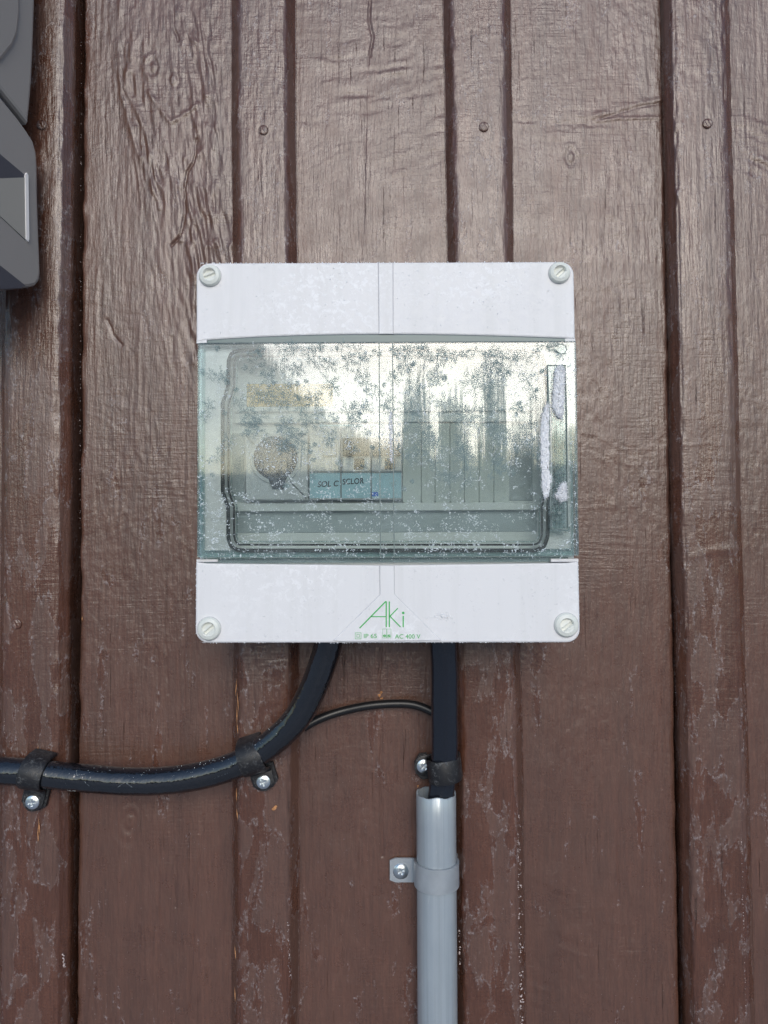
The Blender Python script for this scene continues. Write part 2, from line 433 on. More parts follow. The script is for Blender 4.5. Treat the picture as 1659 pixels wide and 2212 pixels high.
def wide_board(x0, x1, seed, feats=(), wr=None, fiber=1.0, dx=0.0008, zr=None, y0=0.0):
    z = zrows() if zr is None else zr
    n = max(6, int((x1-x0)/dx))
    face = np.linspace(x0, x1, n)
    xs = np.concatenate([[x0]*3, face, [x1]*3])
    side = np.concatenate([[0.021, 0.012, 0.003], np.zeros(n), [0.003, 0.012, 0.021]])
    XX, ZZ = np.meshgrid(xs, z); S = np.broadcast_to(side, XX.shape).copy()
    H = relief(XX, ZZ, seed, feats, wr, fiber, y0)
    e = np.minimum(XX-x0, x1-XX)
    rnd_edge = 0.0014*np.exp(-(e/0.0012)) * (1+1.6*vn(XX, ZZ, 0.02, 0.012, seed+50)) 
    H = H*np.where(S > 0, 0, 1)
    wob = 0.0007*vn(XX, ZZ, 0.05, 0.05, seed+51) + 0.0005*vn(XX, ZZ, 0.02, 0.007, seed+52)
    edge = np.exp(-(e/0.002))
    # boards end 2.8 m of timber: close the outline by folding the last rows back is not needed, wall goes on
    return grid_obj('board', XX+wob*edge, y0+S-H+rnd_edge*(S == 0), ZZ, M['board'], wall)

def batten(px, seed, feats=(), fiber=1.0, YC=-0.0055, dx=0.0008, zr=None, wr=None, xs_m=None):
    """px = base left, face left, face right, base right (picture columns at eye height)"""
    if xs_m is None:
        b0, f0, f1, b1 = X(px[0], YC), X(px[1], YB), X(px[2], YB), X(px[3], YC)
    else: b0, f0, f1, b1 = xs_m
    z = zrows() if zr is None else zr
    n = max(5, int((f1-f0)/dx)); ns = 7 if dx < 0.002 else 2
    tl = np.linspace(0, 1, ns, endpoint=False)
    xs = np.concatenate([[b0, b0], b0+(f0-b0)*tl, np.linspace(f0, f1, n), f1+(b1-f1)*(tl+1.0/ns), [b1, b1]])
    ys = np.concatenate([[0.015, -0.001], YC+(YB-YC)*tl, np.full(n, YB), YB+(YC-YB)*(tl+1.0/ns), [-0.001, 0.015]])
    XX, ZZ = np.meshgrid(xs, z); Y0 = np.broadcast_to(ys, XX.shape)
    H = relief(XX, ZZ, seed, feats, wr, fiber, YB)
    onf = (np.abs(Y0-YB) < 1e-6)
    e = np.minimum(np.abs(XX-f0), np.abs(f1-XX))
    rnd_edge = 0.0011*np.exp(-(e/0.0011))*(1+1.5*vn(XX, ZZ, 0.02, 0.010, seed+50))*onf
    wob = 0.0010*vn(XX, ZZ, 0.06, 0.09, seed+51) + 0.0006*vn(XX, ZZ, 0.02, 0.006, seed+52)
    edge = np.where(onf, np.exp(-(e/0.002)), 1.0)
    # slight bow of the batten over its length
    bow = 0.0016*(np.cos((ZZ+seed%7*0.1)*4.0)-1)
    return grid_obj('batten', XX+wob*edge+bow, Y0-H*np.where(onf, 1, 0.6)+rnd_edge, ZZ, M['batten'], wall)

# wide boards (picture columns of their visible edges at eye height)
W = {}
wide_board(X(-330, 0), X(60, 0), 101, fiber=1.1)
wide_board(X(174, 0), X(560, 0), 201, fiber=1.2,
    wr=[(205, 470, -40, 900, 0.00085, 0.14), (300, 510, 300, 760, 0.0006, 0.16), (190, 420, 800, 1250, 0.00025, 0.0)],
    feats=[('ridge', [(262, 0), (258, 110), (262, 205), (285, 290), (320, 370), (345, 450)], 0.0018, 0.0010),
           ('ridge', [(290, 20), (285, 120), (268, 190), (300, 250), (330, 330), (385, 440), (392, 520)], 0.0018, 0.0009),
           ('crack', [(372, -20), (376, 60), (384, 88)], 0.0006, 0.0012),
           ('crack', [(425, 300), (420, 350), (405, 370), (398, 410), (400, 460), (390, 510), (372, 530)], 0.0006, 0.0022),
           ('ridge', [(322, 200), (345, 232), (370, 265), (395, 250), (430, 225)], 0.0016, 0.0008),
           ('crack', [(232, 690), (243, 722), (262, 745)], 0.0008, 0.0008),
           ('ring', [(330, 145)], 0.007, 0.0004), ('ring', [(374, 172)], 0.005, 0.0004),
           ('crack', [(360, 1390), (362, 1500)], 0.0005, 0.0010), ('crack', [(395, 1400), (398, 1530)], 0.0005, 0.0009),
           ('crack', [(340, 1400), (342, 1520)], 0.0005, 0.0008), ('crack', [(316, 1390), (314, 1440)], 0.0005, 0.0008),
           ('ring', [(280, 1778)], 0.009, 0.0003),
           ('crack', [(382, 1850), (378, 1960)], 0.0005, 0.0009), ('crack', [(440, 1760), (420, 1950), (405, 2250)], 0.0005, 0.0011),
           ('crack', [(345, 1830), (342, 1940), (338, 2220)], 0.0004, 0.0008), ('crack', [(300, 2000), (302, 2060)], 0.0004, 0.0008)])
wide_board(X(600, 0), X(1040, 0), 301, fiber=0.8,
    feats=[('arcs', [(640, -900), (745, 130)], 0.055, 0.00034), ('arcs', [(1250, 900), (900, 260)], 0.04, 0.00022),
           ('crack', [(798, 0), (797, 40), (804, 80), (800, 120)], 0.0007, 0.0013),
           ('crack', [(795, 120), (792, 200), (788, 320), (786, 420), (782, 560)], 0.0005, 0.0007),
           ('crack', [(822, 1400), (820, 1500)], 0.0006, 0.0009), ('crack', [(825, 1530), (823, 1640), (824, 1780), (826, 1850)], 0.0005, 0.0010)])
wide_board(X(1080, 0), X(1450, 0), 401, fiber=0.8, wr=[(1385, 1450, -60, 1000, 0.0005, -0.04)],
    feats=[('ridge', [(1285, 250), (1320, 238), (1345, 232), (1400, 218), (1435, 214)], 0.0020, 0.0007),
           ('crack', [(1300, 256), (1345, 241), (1385, 230), (1430, 222)], 0.0007, 0.0006),
           ('ridge', [(1290, 262), (1340, 255), (1440, 254)], 0.0011, 0.0006),
           ('arcs', [(1240, -1400), (1220, 260)], 0.036, 0.00030),
           ('ring', [(1233, 340)], 0.006, 0.0004),
           ('crack', [(1335, 1830), (1337, 1950)], 0.0005, 0.0009),
           ('arcs', [(1480, 1500), (1200, 2050)], 0.05, 0.00030)])
wide_board(X(1530, 0), X(1960, 0), 501, fiber=1.0,
    feats=[('arcs', [(1480, 520), (1640, 300)], 0.045, 0.00040)])
# timber beyond the picture's edges
zc = np.linspace(-1.38, 1.6, 60)
for k, (a, b) in enumerate([(-0.62, -0.50), (-0.49, -0.385), (-0.745, -0.63), (-0.87, -0.755), (0.375, 0.485), (0.495, 0.61), (0.62, 0.735), (0.745, 0.86)]):
    wide_board(a, b, 600+k*13, dx=0.006, zr=zc)
for k, xm in enumerate((-0.3765, -0.4955, -0.625, -0.75, 0.370, 0.490, 0.615, 0.740)):
    batten(None, 800+k*13, dx=0.006, zr=zc, xs_m=(xm-0.024, xm-0.018, xm+0.018, xm+0.024))

bt1 = batten((10, 19, 131, 159), 111, fiber=1.1, wr=[(95, 135, 600, 1500, 0.0003, 0)],
    feats=[('crack', [(60, 1760), (62, 1900)], 0.0004, 0.0008), ('crack', [(98, 1790), (100, 2050)], 0.0005, 0.0009)])
bt2 = batten((503, 518, 623, 647), 211, fiber=0.9, YC=-0.0004,
    feats=[('crack', [(548, 1400), (549, 1560)], 0.0004, 0.0006)])
bt3 = batten((976, 996, 1109, 1124), 311, fiber=0.9, YC=-0.0004, wr=[(1070, 1112, 0, 400, 0.0003, 0)],
    feats=[('crack', [(1056, 1420), (1057, 1560)], 0.0004, 0.0005)])
bt4 = batten((1464, 1487, 1598, 1610), 411, fiber=1.0, wr=[(1480, 1600, 0, 420, 0.0003, 0)],
    feats=[('ridge', [(1500, 1200), (1560, 1188), (1605, 1186)], 0.003, 0.0004)])
mesh('wall_backing', [(-0.95, 0.018, -1.4), (0.95, 0.018, -1.4), (0.95, 0.018, 1.6), (-0.95, 0.018, 1.6),
                      (-0.95, 0.06, -1.4), (0.95, 0.06, -1.4), (0.95, 0.06, 1.6), (-0.95, 0.06, 1.6)],
     [(0, 1, 2, 3), (4, 7, 6, 5), (0, 4, 5, 1), (3, 2, 6, 7), (0, 3, 7, 4), (1, 5, 6, 2)], M['dark'], wall)

# ---- polar relief discs (nail heads, screw heads)
def disc(name, c, r, hfun, m, parent, nr=14, na=40, axis_tilt=0.0, skirt=0.0):
    V = [(c[0], c[1]-hfun(0, 0), c[2])]; Fc = []
    for i in range(1, nr+1):
        rr = i/nr
        for k in range(na):
            a = 2*math.pi*k/na + axis_tilt
            V.append((c[0]+r*rr*math.cos(a), c[1]-hfun(r*rr*math.cos(a-axis_tilt*0), r*rr*math.sin(a)), c[2]+r*rr*math.sin(a)))
    for k in range(na): Fc.append((0, 1+k, 1+(k+1) % na))
    for i in range(nr-1):
        b = 1+i*na
        for k in range(na): Fc.append((b+k, b+na+k, b+na+(k+1) % na, b+(k+1) % na))
    b = 1+(nr-1)*na; n0 = len(V)
    for k in range(na):
        a = 2*math.pi*k/na + axis_tilt
        V.append((c[0]+r*math.cos(a), c[1]+skirt, c[2]+r*math.sin(a)))
    for k in range(na): Fc.append((b+k, n0+k, n0+(k+1) % na, b+(k+1) % na))
    o = mesh(name, V, Fc, m, parent, smooth=True); fix(o.data)
    return o
def nail(px, py, parent, Y=YB, r=0.0034):
    p = at(px, py, Y-0.0004)
    return disc('nail_head', p, r, lambda x, z: 0.0008-0.0004*(math.hypot(x, z)/r)**4+0.00015*math.sin(x*2500+z*1300), M['batten'], parent, 6, 20, skirt=0.002)
nail(569, 281, bt2); nail(1045, 274, bt3); nail(1528, 267, bt4); nail(36, 1348, bt1); nail(90, 270, bt1)

# ------------------------------------------------------------------ prisms and outlines
def rrect(x0, x1, z0, z1, r, n=8):
    if not hasattr(r, '__len__'): r = (r,)*4          # order: bottom-left, bottom-right, top-right, top-left
    pts = []
    for (cx, cz, a0, rr) in ((x0+r[0], z0+r[0], 180, r[0]), (x1-r[1], z0+r[1], 270, r[1]), (x1-r[2], z1-r[2], 0, r[2]), (x0+r[3], z1-r[3], 90, r[3])):
        for k in range(n+1):
            a = R(a0+90*k/n); pts.append((cx+rr*math.cos(a), cz+rr*math.sin(a)))
    out = []
    for p in pts:
        if not out or math.hypot(p[0]-out[-1][0], p[1]-out[-1][1]) > 1e-6: out.append(p)
    return out
def inset(pts, d):
    n = len(pts); out = []
    area = sum(pts[i][0]*pts[(i+1) % n][1]-pts[(i+1) % n][0]*pts[i][1] for i in range(n))
    s = 1 if area > 0 else -1
    for i in range(n):
        a, b, c = pts[i-1], pts[i], pts[(i+1) % n]
        e1 = Vector((b[0]-a[0], b[1]-a[1])); e2 = Vector((c[0]-b[0], c[1]-b[1]))
        e1.normalize(); e2.normalize()
        n1 = Vector((-e1.y, e1.x))*s; n2 = Vector((-e2.y, e2.x))*s
        m = n1+n2
        if m.length < 1e-6: m = n1.copy()
        m.normalize(); k = d/max(0.4, m.dot(n1))
        out.append((b[0]+m.x*k, b[1]+m.y*k))
    return out
def slab(name, pts, yb, yf, bev, m, parent, hole=None):
    """prism between yb (back) and yf (front, smaller y), front edge bevelled; optional hole outline (same count)"""
    n = len(pts)
    rings = [(pts, yb), (pts, yf+bev)]
    if bev > 0:
        rings += [(inset(pts, bev*0.35), yf+bev*0.3), (inset(pts, bev), yf)]
    V = []; Fc = []
    for (pp, y) in rings: V += [(p[0], y, p[1]) for p in pp]
    for r in range(len(rings)-1):
        for i in range(n): Fc.append((r*n+i, r*n+(i+1) % n, (r+1)*n+(i+1) % n, (r+1)*n+i))
    L = (len(rings)-1)*n
    if hole is None:
        Fc.append(tuple(range(L, L+n))); Fc.append(tuple(reversed(range(0, n))))
    else:
        h0 = len(V); V += [(p[0], yf, p[1]) for p in hole]; V += [(p[0], yb, p[1]) for p in hole]
        for i in range(n):
            j = (i+1) % n
            Fc.append((L+i, L+j, h0+j, h0+i)); Fc.append((h0+i, h0+j, h0+n+j, h0+n+i)); Fc.append((h0+n+i, h0+n+j, j, i))
    o = mesh(name, V, Fc, m, parent); fix(o.data)
    return o
def box(name, x0, x1, z0, z1, yb, yf, m, parent, bev=0.0004, r=0.0003):
    return slab(name, rrect(min(x0, x1), max(x0, x1), min(z0, z1), max(z0, z1), r, 3), yb, yf, bev, m, parent)
def pbox(name, px0, px1, py0, py1, yb, yf, m, parent, bev=0.0004, r=0.0003):
    """box by the picture columns/rows of its front face"""
    a = at(px0, py1, yf); b = at(px1, py0, yf); a2 = at(px0, py0, yf); b2 = at(px1, py1, yf)
    return box(name, (a.x+a2.x)/2, (b.x+b2.x)/2, (a.z+b2.z)/2, (b.z+a2.z)/2, yb, yf, m, parent, bev, r)
def ppoly(pts, Y): return [(at(px, py, Y).x, at(px, py, Y).z) for px, py in pts]

def tube(name, pts, rad, m, parent=None, n=20, closed=False, cap=True, sub=6, rfun=None):
    """smooth round bar through points (Catmull-Rom)"""
    P_ = [Vector(p) for p in pts]; C = []
    K = len(P_)
    if closed:
        for i in range(K):
            p0, p1, p2, p3 = P_[i-1], P_[i], P_[(i+1) % K], P_[(i+2) % K]
            for s in range(sub):
                t = s/sub; C.append(0.5*((2*p1)+(-p0+p2)*t+(2*p0-5*p1+4*p2-p3)*t*t+(-p0+3*p1-3*p2+p3)*t**3))
    else:
        for i in range(K-1):
            p0, p1, p2, p3 = P_[max(i-1, 0)], P_[i], P_[i+1], P_[min(i+2, K-1)]
            for s in range(sub):
                t = s/sub; C.append(0.5*((2*p1)+(-p0+p2)*t+(2*p0-5*p1+4*p2-p3)*t*t+(-p0+3*p1-3*p2+p3)*t**3))
        C.append(P_[-1])
    V = []; Fc = []; up = Vector((0, -1, 0)); N = len(C)
    for i, c in enumerate(C):
        if closed: t = (C[(i+1) % N]-C[i-1])
        else: t = C[min(i+1, N-1)]-C[max(i-1, 0)]
        t.normalize(); a = up-t*up.dot(t)
        if a.length < 1e-4: a = Vector((1, 0, 0))-t*t.x
        a.normalize(); b = t.cross(a)
        for k in range(n):
            an = 2*math.pi*k/n; rr = rad if rfun is None else rfun(an, i/N)
            V.append(c+(a*math.cos(an)+b*math.sin(an))*rr)
    for i in range(N if closed else N-1):
        i2 = (i+1) % N
        for k in range(n): Fc.append((i*n+k, i*n+(k+1) % n, i2*n+(k+1) % n, i2*n+k))
    if cap and not closed: Fc.append(tuple(range(n))); Fc.append(tuple(reversed(range((N-1)*n, N*n))))
    o = mesh(name, V, Fc, m, parent, smooth=True); fix(o.data)
    return o

# ------------------------------------------------------------------ the distribution box
YF = -0.078
c0 = at(838, 980, -0.015)
bx = empty('distribution_box', (c0.x, -0.015, c0.z))
tag(bx, 'white plastic electrical distribution box with frosted clear lid', 'electrical box')
def edge(py, side):
    """left/right outline of the box at picture row py"""
    return 424-2*(py-568)/820 if side < 0 else 1240+13*(py-565)/824
a = at(423.5, 568, YF); b = at(1240, 565, YF); c = at(1253, 1388, YF); d = at(422, 1389, YF)
bx0, bx1, bz0, bz1 = (a.x+d.x)/2, (b.x+c.x)/2, (c.z+d.z)/2, (a.z+b.z)/2
rc = 0.0078
slab('base_body', rrect(bx0+0.004, bx1-0.004, bz0+0.004, bz1-0.004, rc), -0.0135, -0.046, 0.001, M['white'], bx)
slab('cover_frame', rrect(bx0+0.0012, bx1-0.0012, bz0+0.0012, bz1-0.0012, rc), -0.047, -0.0715, 0.001, M['white'], bx,)
# opening is a well: build as frame
bpy.data.objects.remove(bpy.data.objects['cover_frame'])
win = [(515, 757), (1150, 757), (1170, 765), (1177, 785), (1177, 832), (1186, 855), (1196, 885), (1196, 1048), (1190, 1068), (1184, 1090), (1183, 1160), (1176, 1180), (1158, 1189),
       (515, 1189), (499, 1180), (493, 1162), (493, 1097), (487, 1078), (481, 1062), (481, 872), (487, 852), (493, 835), (494, 776), (501, 762)]
def resample(pts, n, closed=True):
    P_ = [Vector(p) for p in pts]+([Vector(pts[0])] if closed else [])
    L = [0]
    for p, q in zip(P_[:-1], P_[1:]): L.append(L[-1]+(q-p).length)
    out = []
    for k in range(n):
        s = L[-1]*k/n; i = max(j for j in range(len(L)) if L[j] <= s+1e-12); i = min(i, len(P_)-2)
        t = (s-L[i])/(L[i+1]-L[i]); out.append(tuple(P_[i].lerp(P_[i+1], t)))
    return out
YW = -0.0725
def frame_by_angle(name, outer, inner, yb, yf, bev, m, parent, n=160):
    """ring between two star-shaped outlines, matched by angle"""
    cx = sum(p[0] for p in inner)/len(inner); cz = sum(p[1] for p in inner)/len(inner)
    def ray(poly, ang):
        dx, dz = math.cos(ang), math.sin(ang); best = None
        for i in range(len(poly)):
            ax, az = poly[i][0]-cx, poly[i][1]-cz; bx_, bz_ = poly[(i+1) % len(poly)][0]-cx, poly[(i+1) % len(poly)][1]-cz
            ex, ez = bx_-ax, bz_-az; det = dx*(-ez)+ex*dz
            if abs(det) < 1e-15: continue
            t = (ax*(-ez)+ex*az)/det; u = (dx*az-dz*ax)/det
            if t > 0 and -1e-6 <= u <= 1+1e-6: best = t if best is None else max(best, t)
        return (cx+dx*best, cz+dz*best)
    angs = sorted(set([round(math.atan2(p[1]-cz, p[0]-cx), 6) for p in outer+inner]+[round(-math.pi+2*math.pi*k/n, 6) for k in range(n)]))
    O = [ray(outer, t) for t in angs]; I = [ray(inner, t) for t in angs]
    return slab(name, O, yb, yf, bev, m, parent, hole=I)
win_m = ppoly(win, YW)
win_m.reverse()
cframe_out = rrect(bx0+0.0012, bx1-0.0012, bz0+0.0012, bz1-0.0012, rc)
frame_by_angle('cover_frame', cframe_out, inset(win_m, 0.0006), -0.0465, YW, 0.0006, M['white'], bx)

# top cover panel: lower edge is a shallow arc
def arc_edge(x0, y0, xm, ym, x1, y1, n=16):
    out = []
    for k in range(n+1):
        t = k/n; x = x0+(x1-x0)*t
        s = 1-((x-xm)/(max(xm-x0, x1-xm)))**2
        out.append((x, (y0+(y1-y0)*t)*(1-s)+ym*s))
    return out
def corner(cx, cy, r, a0, a1, n=8):
    return [(cx+r*math.cos(R(a0+(a1-a0)*k/n)), cy-r*math.sin(R(a0+(a1-a0)*k/n))) for k in range(n+1)]
rp = 28
top_o = corner(424+rp, 568+rp, rp, 180, 90)+corner(1240-rp, 565+rp, rp, 90, 0)+[(1242.5, 733)]+list(reversed(arc_edge(446, 735, 832, 722, 1222, 731)))+[(424, 739)]
slab('top_cover', ppoly(top_o, YF), -0.0470, YF, 0.0010, M['white'], bx)
bot_o = [(423, 1214), (446, 1217), (832, 1221), (1226, 1216), (1250, 1213)]+corner(1253-rp, 1388-rp, rp, 0, -90)+corner(422+rp, 1389-rp, rp, -90, -180)
slab('bottom_cover', ppoly(bot_o, YF), -0.0470, YF, 0.0010, M['white'], bx)
pbox('hinge_block', 424, 447, 733, 742, -0.0735, YF+0.0004, M['white'], bx)
pbox('hinge_block', 1220, 1243, 731, 740, -0.0735, YF+0.0004, M['white'], bx)
pbox('latch_block', 1190, 1250, 1207, 1214, -0.0735, YF+0.0006, M['white'], bx)
pbox('latch_block', 424, 470, 1208, 1214, -0.0735, YF+0.0006, M['white'], bx)
# raised centre strip on the covers, flaring into a triangle round the logo
slab('centre_strip', ppoly([(817.5, 569), (848.5, 569), (849, 722), (819, 722)], YF), YF+0.001, YF-0.0007, 0.0004, M['white'], bx)
def lp(x, y): return (713.1+x*0.1521, 1261.7+y*0.1521)      # logo drawing coordinates
slab('centre_strip', ppoly([(820.5, 1222), (851, 1222), lp(913, 145), lp(1575, 800), (735, 1385.5), lp(45, 800), lp(709, 150)], YF), YF+0.001, YF-0.0007, 0.0004, M['white'], bx)
def line_strip(name, pts, wd, yb, yf, m, parent, closed=False):
    """flat printed or moulded line made of mitred quads"""
    n = len(pts); L = []; Rr = []
    for i in range(n):
        if closed: p, q, r_ = Vector(pts[i-1]), Vector(pts[i]), Vector(pts[(i+1) % n])
        else: p, q, r_ = Vector(pts[max(i-1, 0)]), Vector(pts[i]), Vector(pts[min(i+1, n-1)])
        e1 = (q-p); e2 = (r_-q)
        if e1.length < 1e-9: e1 = e2.copy()
        if e2.length < 1e-9: e2 = e1.copy()
        e1.normalize(); e2.normalize()
        n1 = Vector((-e1.y, e1.x)); n2 = Vector((-e2.y, e2.x)); mm = (n1+n2)
        if mm.length < 0.2: mm = n1
        mm.normalize(); k = wd/2/max(0.35, mm.dot(n1))
        L.append(q+mm*k); Rr.append(q-mm*k)
    V = [(p.x, yf, p.y) for p in L]+[(p.x, yf, p.y) for p in Rr]+[(p.x, yb, p.y) for p in L]+[(p.x, yb, p.y) for p in Rr]
    Fc = []
    for i in range(n if closed else n-1):
        j = (i+1) % n
        Fc += [(i, j, n+j, n+i), (2*n+i, 3*n+i, 3*n+j, 2*n+j), (i, 2*n+i, 2*n+j, j), (n+i, n+j, 3*n+j, 3*n+i)]
    if not closed: Fc += [(0, n, 3*n, 2*n), (n-1, 3*n-1, 4*n-1, 2*n-1)]
    o = mesh(name, V, Fc, m, parent); fix(o.data); return o
YP = YF-0.0008
# grey lines painting the shade of the fine gap along the moulded strip
for pts in ([(817, 568), (818.5, 722)], [(849, 567), (849.5, 722)], [(820, 1222), lp(708, 152), lp(50, 800)], [(851.5, 1222), lp(914, 147), lp(1568, 795)]):
    line_strip('gap_line', [tuple(q) for q in ppoly(pts, YF)], 0.00042, YF+0.0005, YF-0.0002, M['seam'], bx)

# logo and ratings
def ink(pts, wd, closed=False, name='logo_letter', m='green'):
    return line_strip(name, ppoly([lp(*p) for p in pts], YP), wd*0.1521/F*(0.515+YP), YP+0.0002, YP-0.00006, M[m], bx, closed)
def join(name, objs):
    V = []; Fc = []
    for o in objs:
        b_ = len(V); V += [tuple(v.co) for v in o.data.vertices]; Fc += [tuple(b_+i for i in f.vertices) for f in o.data.polygons]
    m = objs[0].data.materials[0]; par = objs[0].parent
    for o in objs: bpy.data.objects.remove(o)
    return mesh(name, V, Fc, m, par)
def inkdisc(x, y, r):
    v = ppoly([lp(x+r*math.cos(k*math.pi/8), y+r*math.sin(k*math.pi/8)) for k in range(16)], YP)
    return slab('dot', v, YP+0.0002, YP-0.00007, 0, M['green'], bx)
join('logo_letter', [ink([(418, 626), (787, 250), (797, 252), (797, 612)], 17), ink([(578, 462), (790, 463)], 13)])
join('logo_letter', [ink([(841, 247), (841, 612)], 17), ink([(962, 343), (850, 457), (1000, 610)], 15)])
join('logo_letter', [ink([(1038, 450), (1038, 612)], 18), inkdisc(1038, 410, 19)])
join('insulation_mark', [ink([(357, 692), (439, 692), (439, 778), (357, 778)], 5, True), ink([(379, 716), (417, 716), (417, 755), (379, 755)], 5, True)])
join('maker_mark', [ink([(745, 638), (865, 638), (865, 765), (745, 765)], 3.5, True), ink([(805, 640), (805, 763)], 8)])
def text(s, x0, x1, base, cap, name='printed_text', m='green', org=lp, Y=YP, bold=0.0, skew=0.0, th=0.0001, parent=None):
    cu = bpy.data.curves.new('t', 'FONT'); cu.body = s; cu.size = 1; cu.offset = bold; cu.extrude = 0.0; cu.shear = skew
    o = bpy.data.objects.new('t', cu); col.objects.link(o)
    dg = bpy.context.evaluated_depsgraph_get(); me = bpy.data.meshes.new_from_object(o.evaluated_get(dg))
    bpy.data.objects.remove(o)
    co = np.array([v.co[:] for v in me.vertices]); mn, mx = co.min(0), co.max(0)
    V = []
    capu = 0.70
    for v in co:
        u = (v[0]-mn[0])/(mx[0]-mn[0]); px, py = org(x0+(x1-x0)*u, base-(v[1]/capu)*cap)
        q = at(px, py, Y); V.append((q.x, Y-th, q.z))
    Fc = [tuple(f.vertices) for f in me.polygons]
    n = len(V); E = {}
    for f in Fc:
        for i in range(len(f)):
            e = (f[i], f[(i+1) % len(f)]); E[e] = 1
    V2 = V+[(v[0], Y+0.0002, v[2]) for v in V]
    F2 = list(Fc)
    for (i, j) in E:
        if (j, i) not in E: F2.append((i, j, j+n, i+n))
    return mesh(name, V2, F2, M[m], parent or bx)
text('IP 65', 480, 662, 766, 60)
text('AC 400 V', 920, 1282, 773, 62)
text('e', 752, 797, 750, 48, 'maker_letter', bold=0.02); text('s', 815, 858, 750, 48, 'maker_letter', bold=0.02)

# corner screws of the box
def box_screw(px, py, rpx, ang, lit=True):
    p = at(px, py, YF); s = (0.515+YF)/F; r = rpx*s; ri = r*0.56
    ca, sa = math.cos(R(ang)), math.sin(R(ang))
    def h(x, z):
        q = math.hypot(x, z)
        if q > r*0.95: return 0.0004
        if q > ri: return 0.0030-0.0010*((q-ri)/(r-ri))
        u = -x*sa+z*ca                    # across the slot
        if abs(u+0.0007) < 0.0010: return 0.0001
        return 0.0016 - (0.0012*(u/ri) if u > 0 else -0.0009)
    o = disc('cover_screw', (p.x, YF-0.0002, p.z), r, h, M['ivory'], bx, 22, 64, skirt=0.002)
    g = [(p.x+(r+0.0001)*math.cos(k*math.pi/16), p.z+(r+0.0001)*math.sin(k*math.pi/16)) for k in range(32)]
    line_strip('gap_line', g, 0.0003, YF+0.0005, YF-0.00018, M['seam'], bx, True)
    return o
box_screw(454, 596, 24, 22); box_screw(1208, 590, 23.5, 42); box_screw(452, 1358, 25, 40); box_screw(1223, 1350, 26, 38)

# ---- inside of the box
YI = -0.052      # inner cover plate
pbox('inner_cover', 470, 1205, 745, 1200, YI+0.003, YI, M['inner'], bx)
pbox('lower_recess', 512, 1160, 1103, 1150, YI, YI-0.0006, simple('lower_recess_shade', (0.38, 0.43, 0.45), 0.7, spec=0.15), bx)  # recess drawn as a flat sheet, its shade in the darker colour
pbox('inner_ledge', 500, 1166, 1086, 1103, YI, YI-0.006, M['inner'], bx)
pbox('inner_ledge', 505, 1160, 882, 888, YI, YI-0.003, M['inner'], bx)
pbox('inner_ledge', 505, 1160, 905, 912, YI, YI-0.005, M['inner'], bx)
pbox('warning_label', 533, 719, 829, 878, YI, YI-0.0004, M['orange'], bx, 0.0001)
pbox('module_slot', 500, 1150, 934, 1083, YI, YI-0.0008, M['inner_shade'], bx)
# socket outlet module
so = pbox('socket_outlet', 528, 665, 938, 1080, YI, YI-0.011, M['module'], bx, 0.001)
cs = at(596, 990, YI-0.011)
def soc(x, z):
    q = math.hypot(x, z)
    return 0.0012 if q > 0.0142 else (-0.003)
slab('socket_rim', [(cs.x+0.0158*math.cos(k*math.pi/16), cs.z+0.0158*math.sin(k*math.pi/16)) for k in range(32)], YI-0.0109, YI-0.0125, 0.0004, M['module'], so)
slab('socket_well', [(cs.x+0.0135*math.cos(k*math.pi/16), cs.z+0.0135*math.sin(k*math.pi/16)) for k in range(32)], YI-0.0124, YI-0.0128, 0.0, M['socket'], so)
slab('key_notch', ppoly([(578, 1030), (620, 1030), (612, 1056), (588, 1056)], YI-0.0128), YI-0.0109, YI-0.0129, 0.0, M['socket'], so)
# breakers
for i, (p0, p1) in enumerate(((668, 736), (737, 801), (802, 868))):
    br = pbox('circuit_breaker', p0, p1, 915, 1079, YI, YI-0.010, M['module'], bx, 0.0006)
    mid = (p0+p1)/2
    pbox('breaker_nose', p0+0.5, p1-0.5, 944, 1018, YI-0.0099, YI-0.0135, M['module'], br, 0.0006)
    pbox('toggle', (p0+3 if i else mid-6), (p1-3 if i else mid+24), 946, 984, YI-0.0134, YI-0.017, M['toggle'] if i else M['module'], br, 0.0006)
    pbox('indicator', mid-4, mid+18, 990, 1014, YI-0.0134, YI-0.0140, M['toggle'] if i else M['module'], br, 0.0001)
    pbox('blue_face', p0+1, p1-1, 1021, 1076, YI-0.0099, YI-0.0104, M['blue'], br, 0.0001)
pbox('blue_line', 690, 820, 917, 921, YI-0.0099, YI-0.0102, M['blue'], bx, 0.0001)
pbox('printed_mark', 803, 817, 1063, 1072, YI-0.0104, YI-0.0106, M['blue2'], bx, 0.0)
text('SOL C', 686, 732, 1052, 12, 'handwriting', 'ink', lambda x, y: (x, y-(x-690)*0.05), YI-0.0106, 0.012, 0.15)
text('SCLOR', 740, 786, 1049, 12, 'handwriting', 'ink', lambda x, y: (x, y-(x-690)*0.05), YI-0.0106, 0.012, 0.05)
xs_ = [869, 910, 940, 972, 1003, 1035, 1067, 1101]
for p0, p1 in zip(xs_[:-1], xs_[1:]):
    slab('blank_plate', ppoly([(p0+0.4, 914), (p1-0.4, 914), (p1-0.4, 1082), (p1-4, 1090), (p0+5, 1090), (p0+0.4, 1082)], YI-0.0055), YI, YI-0.0055, 0.0003, M['blank'], bx)

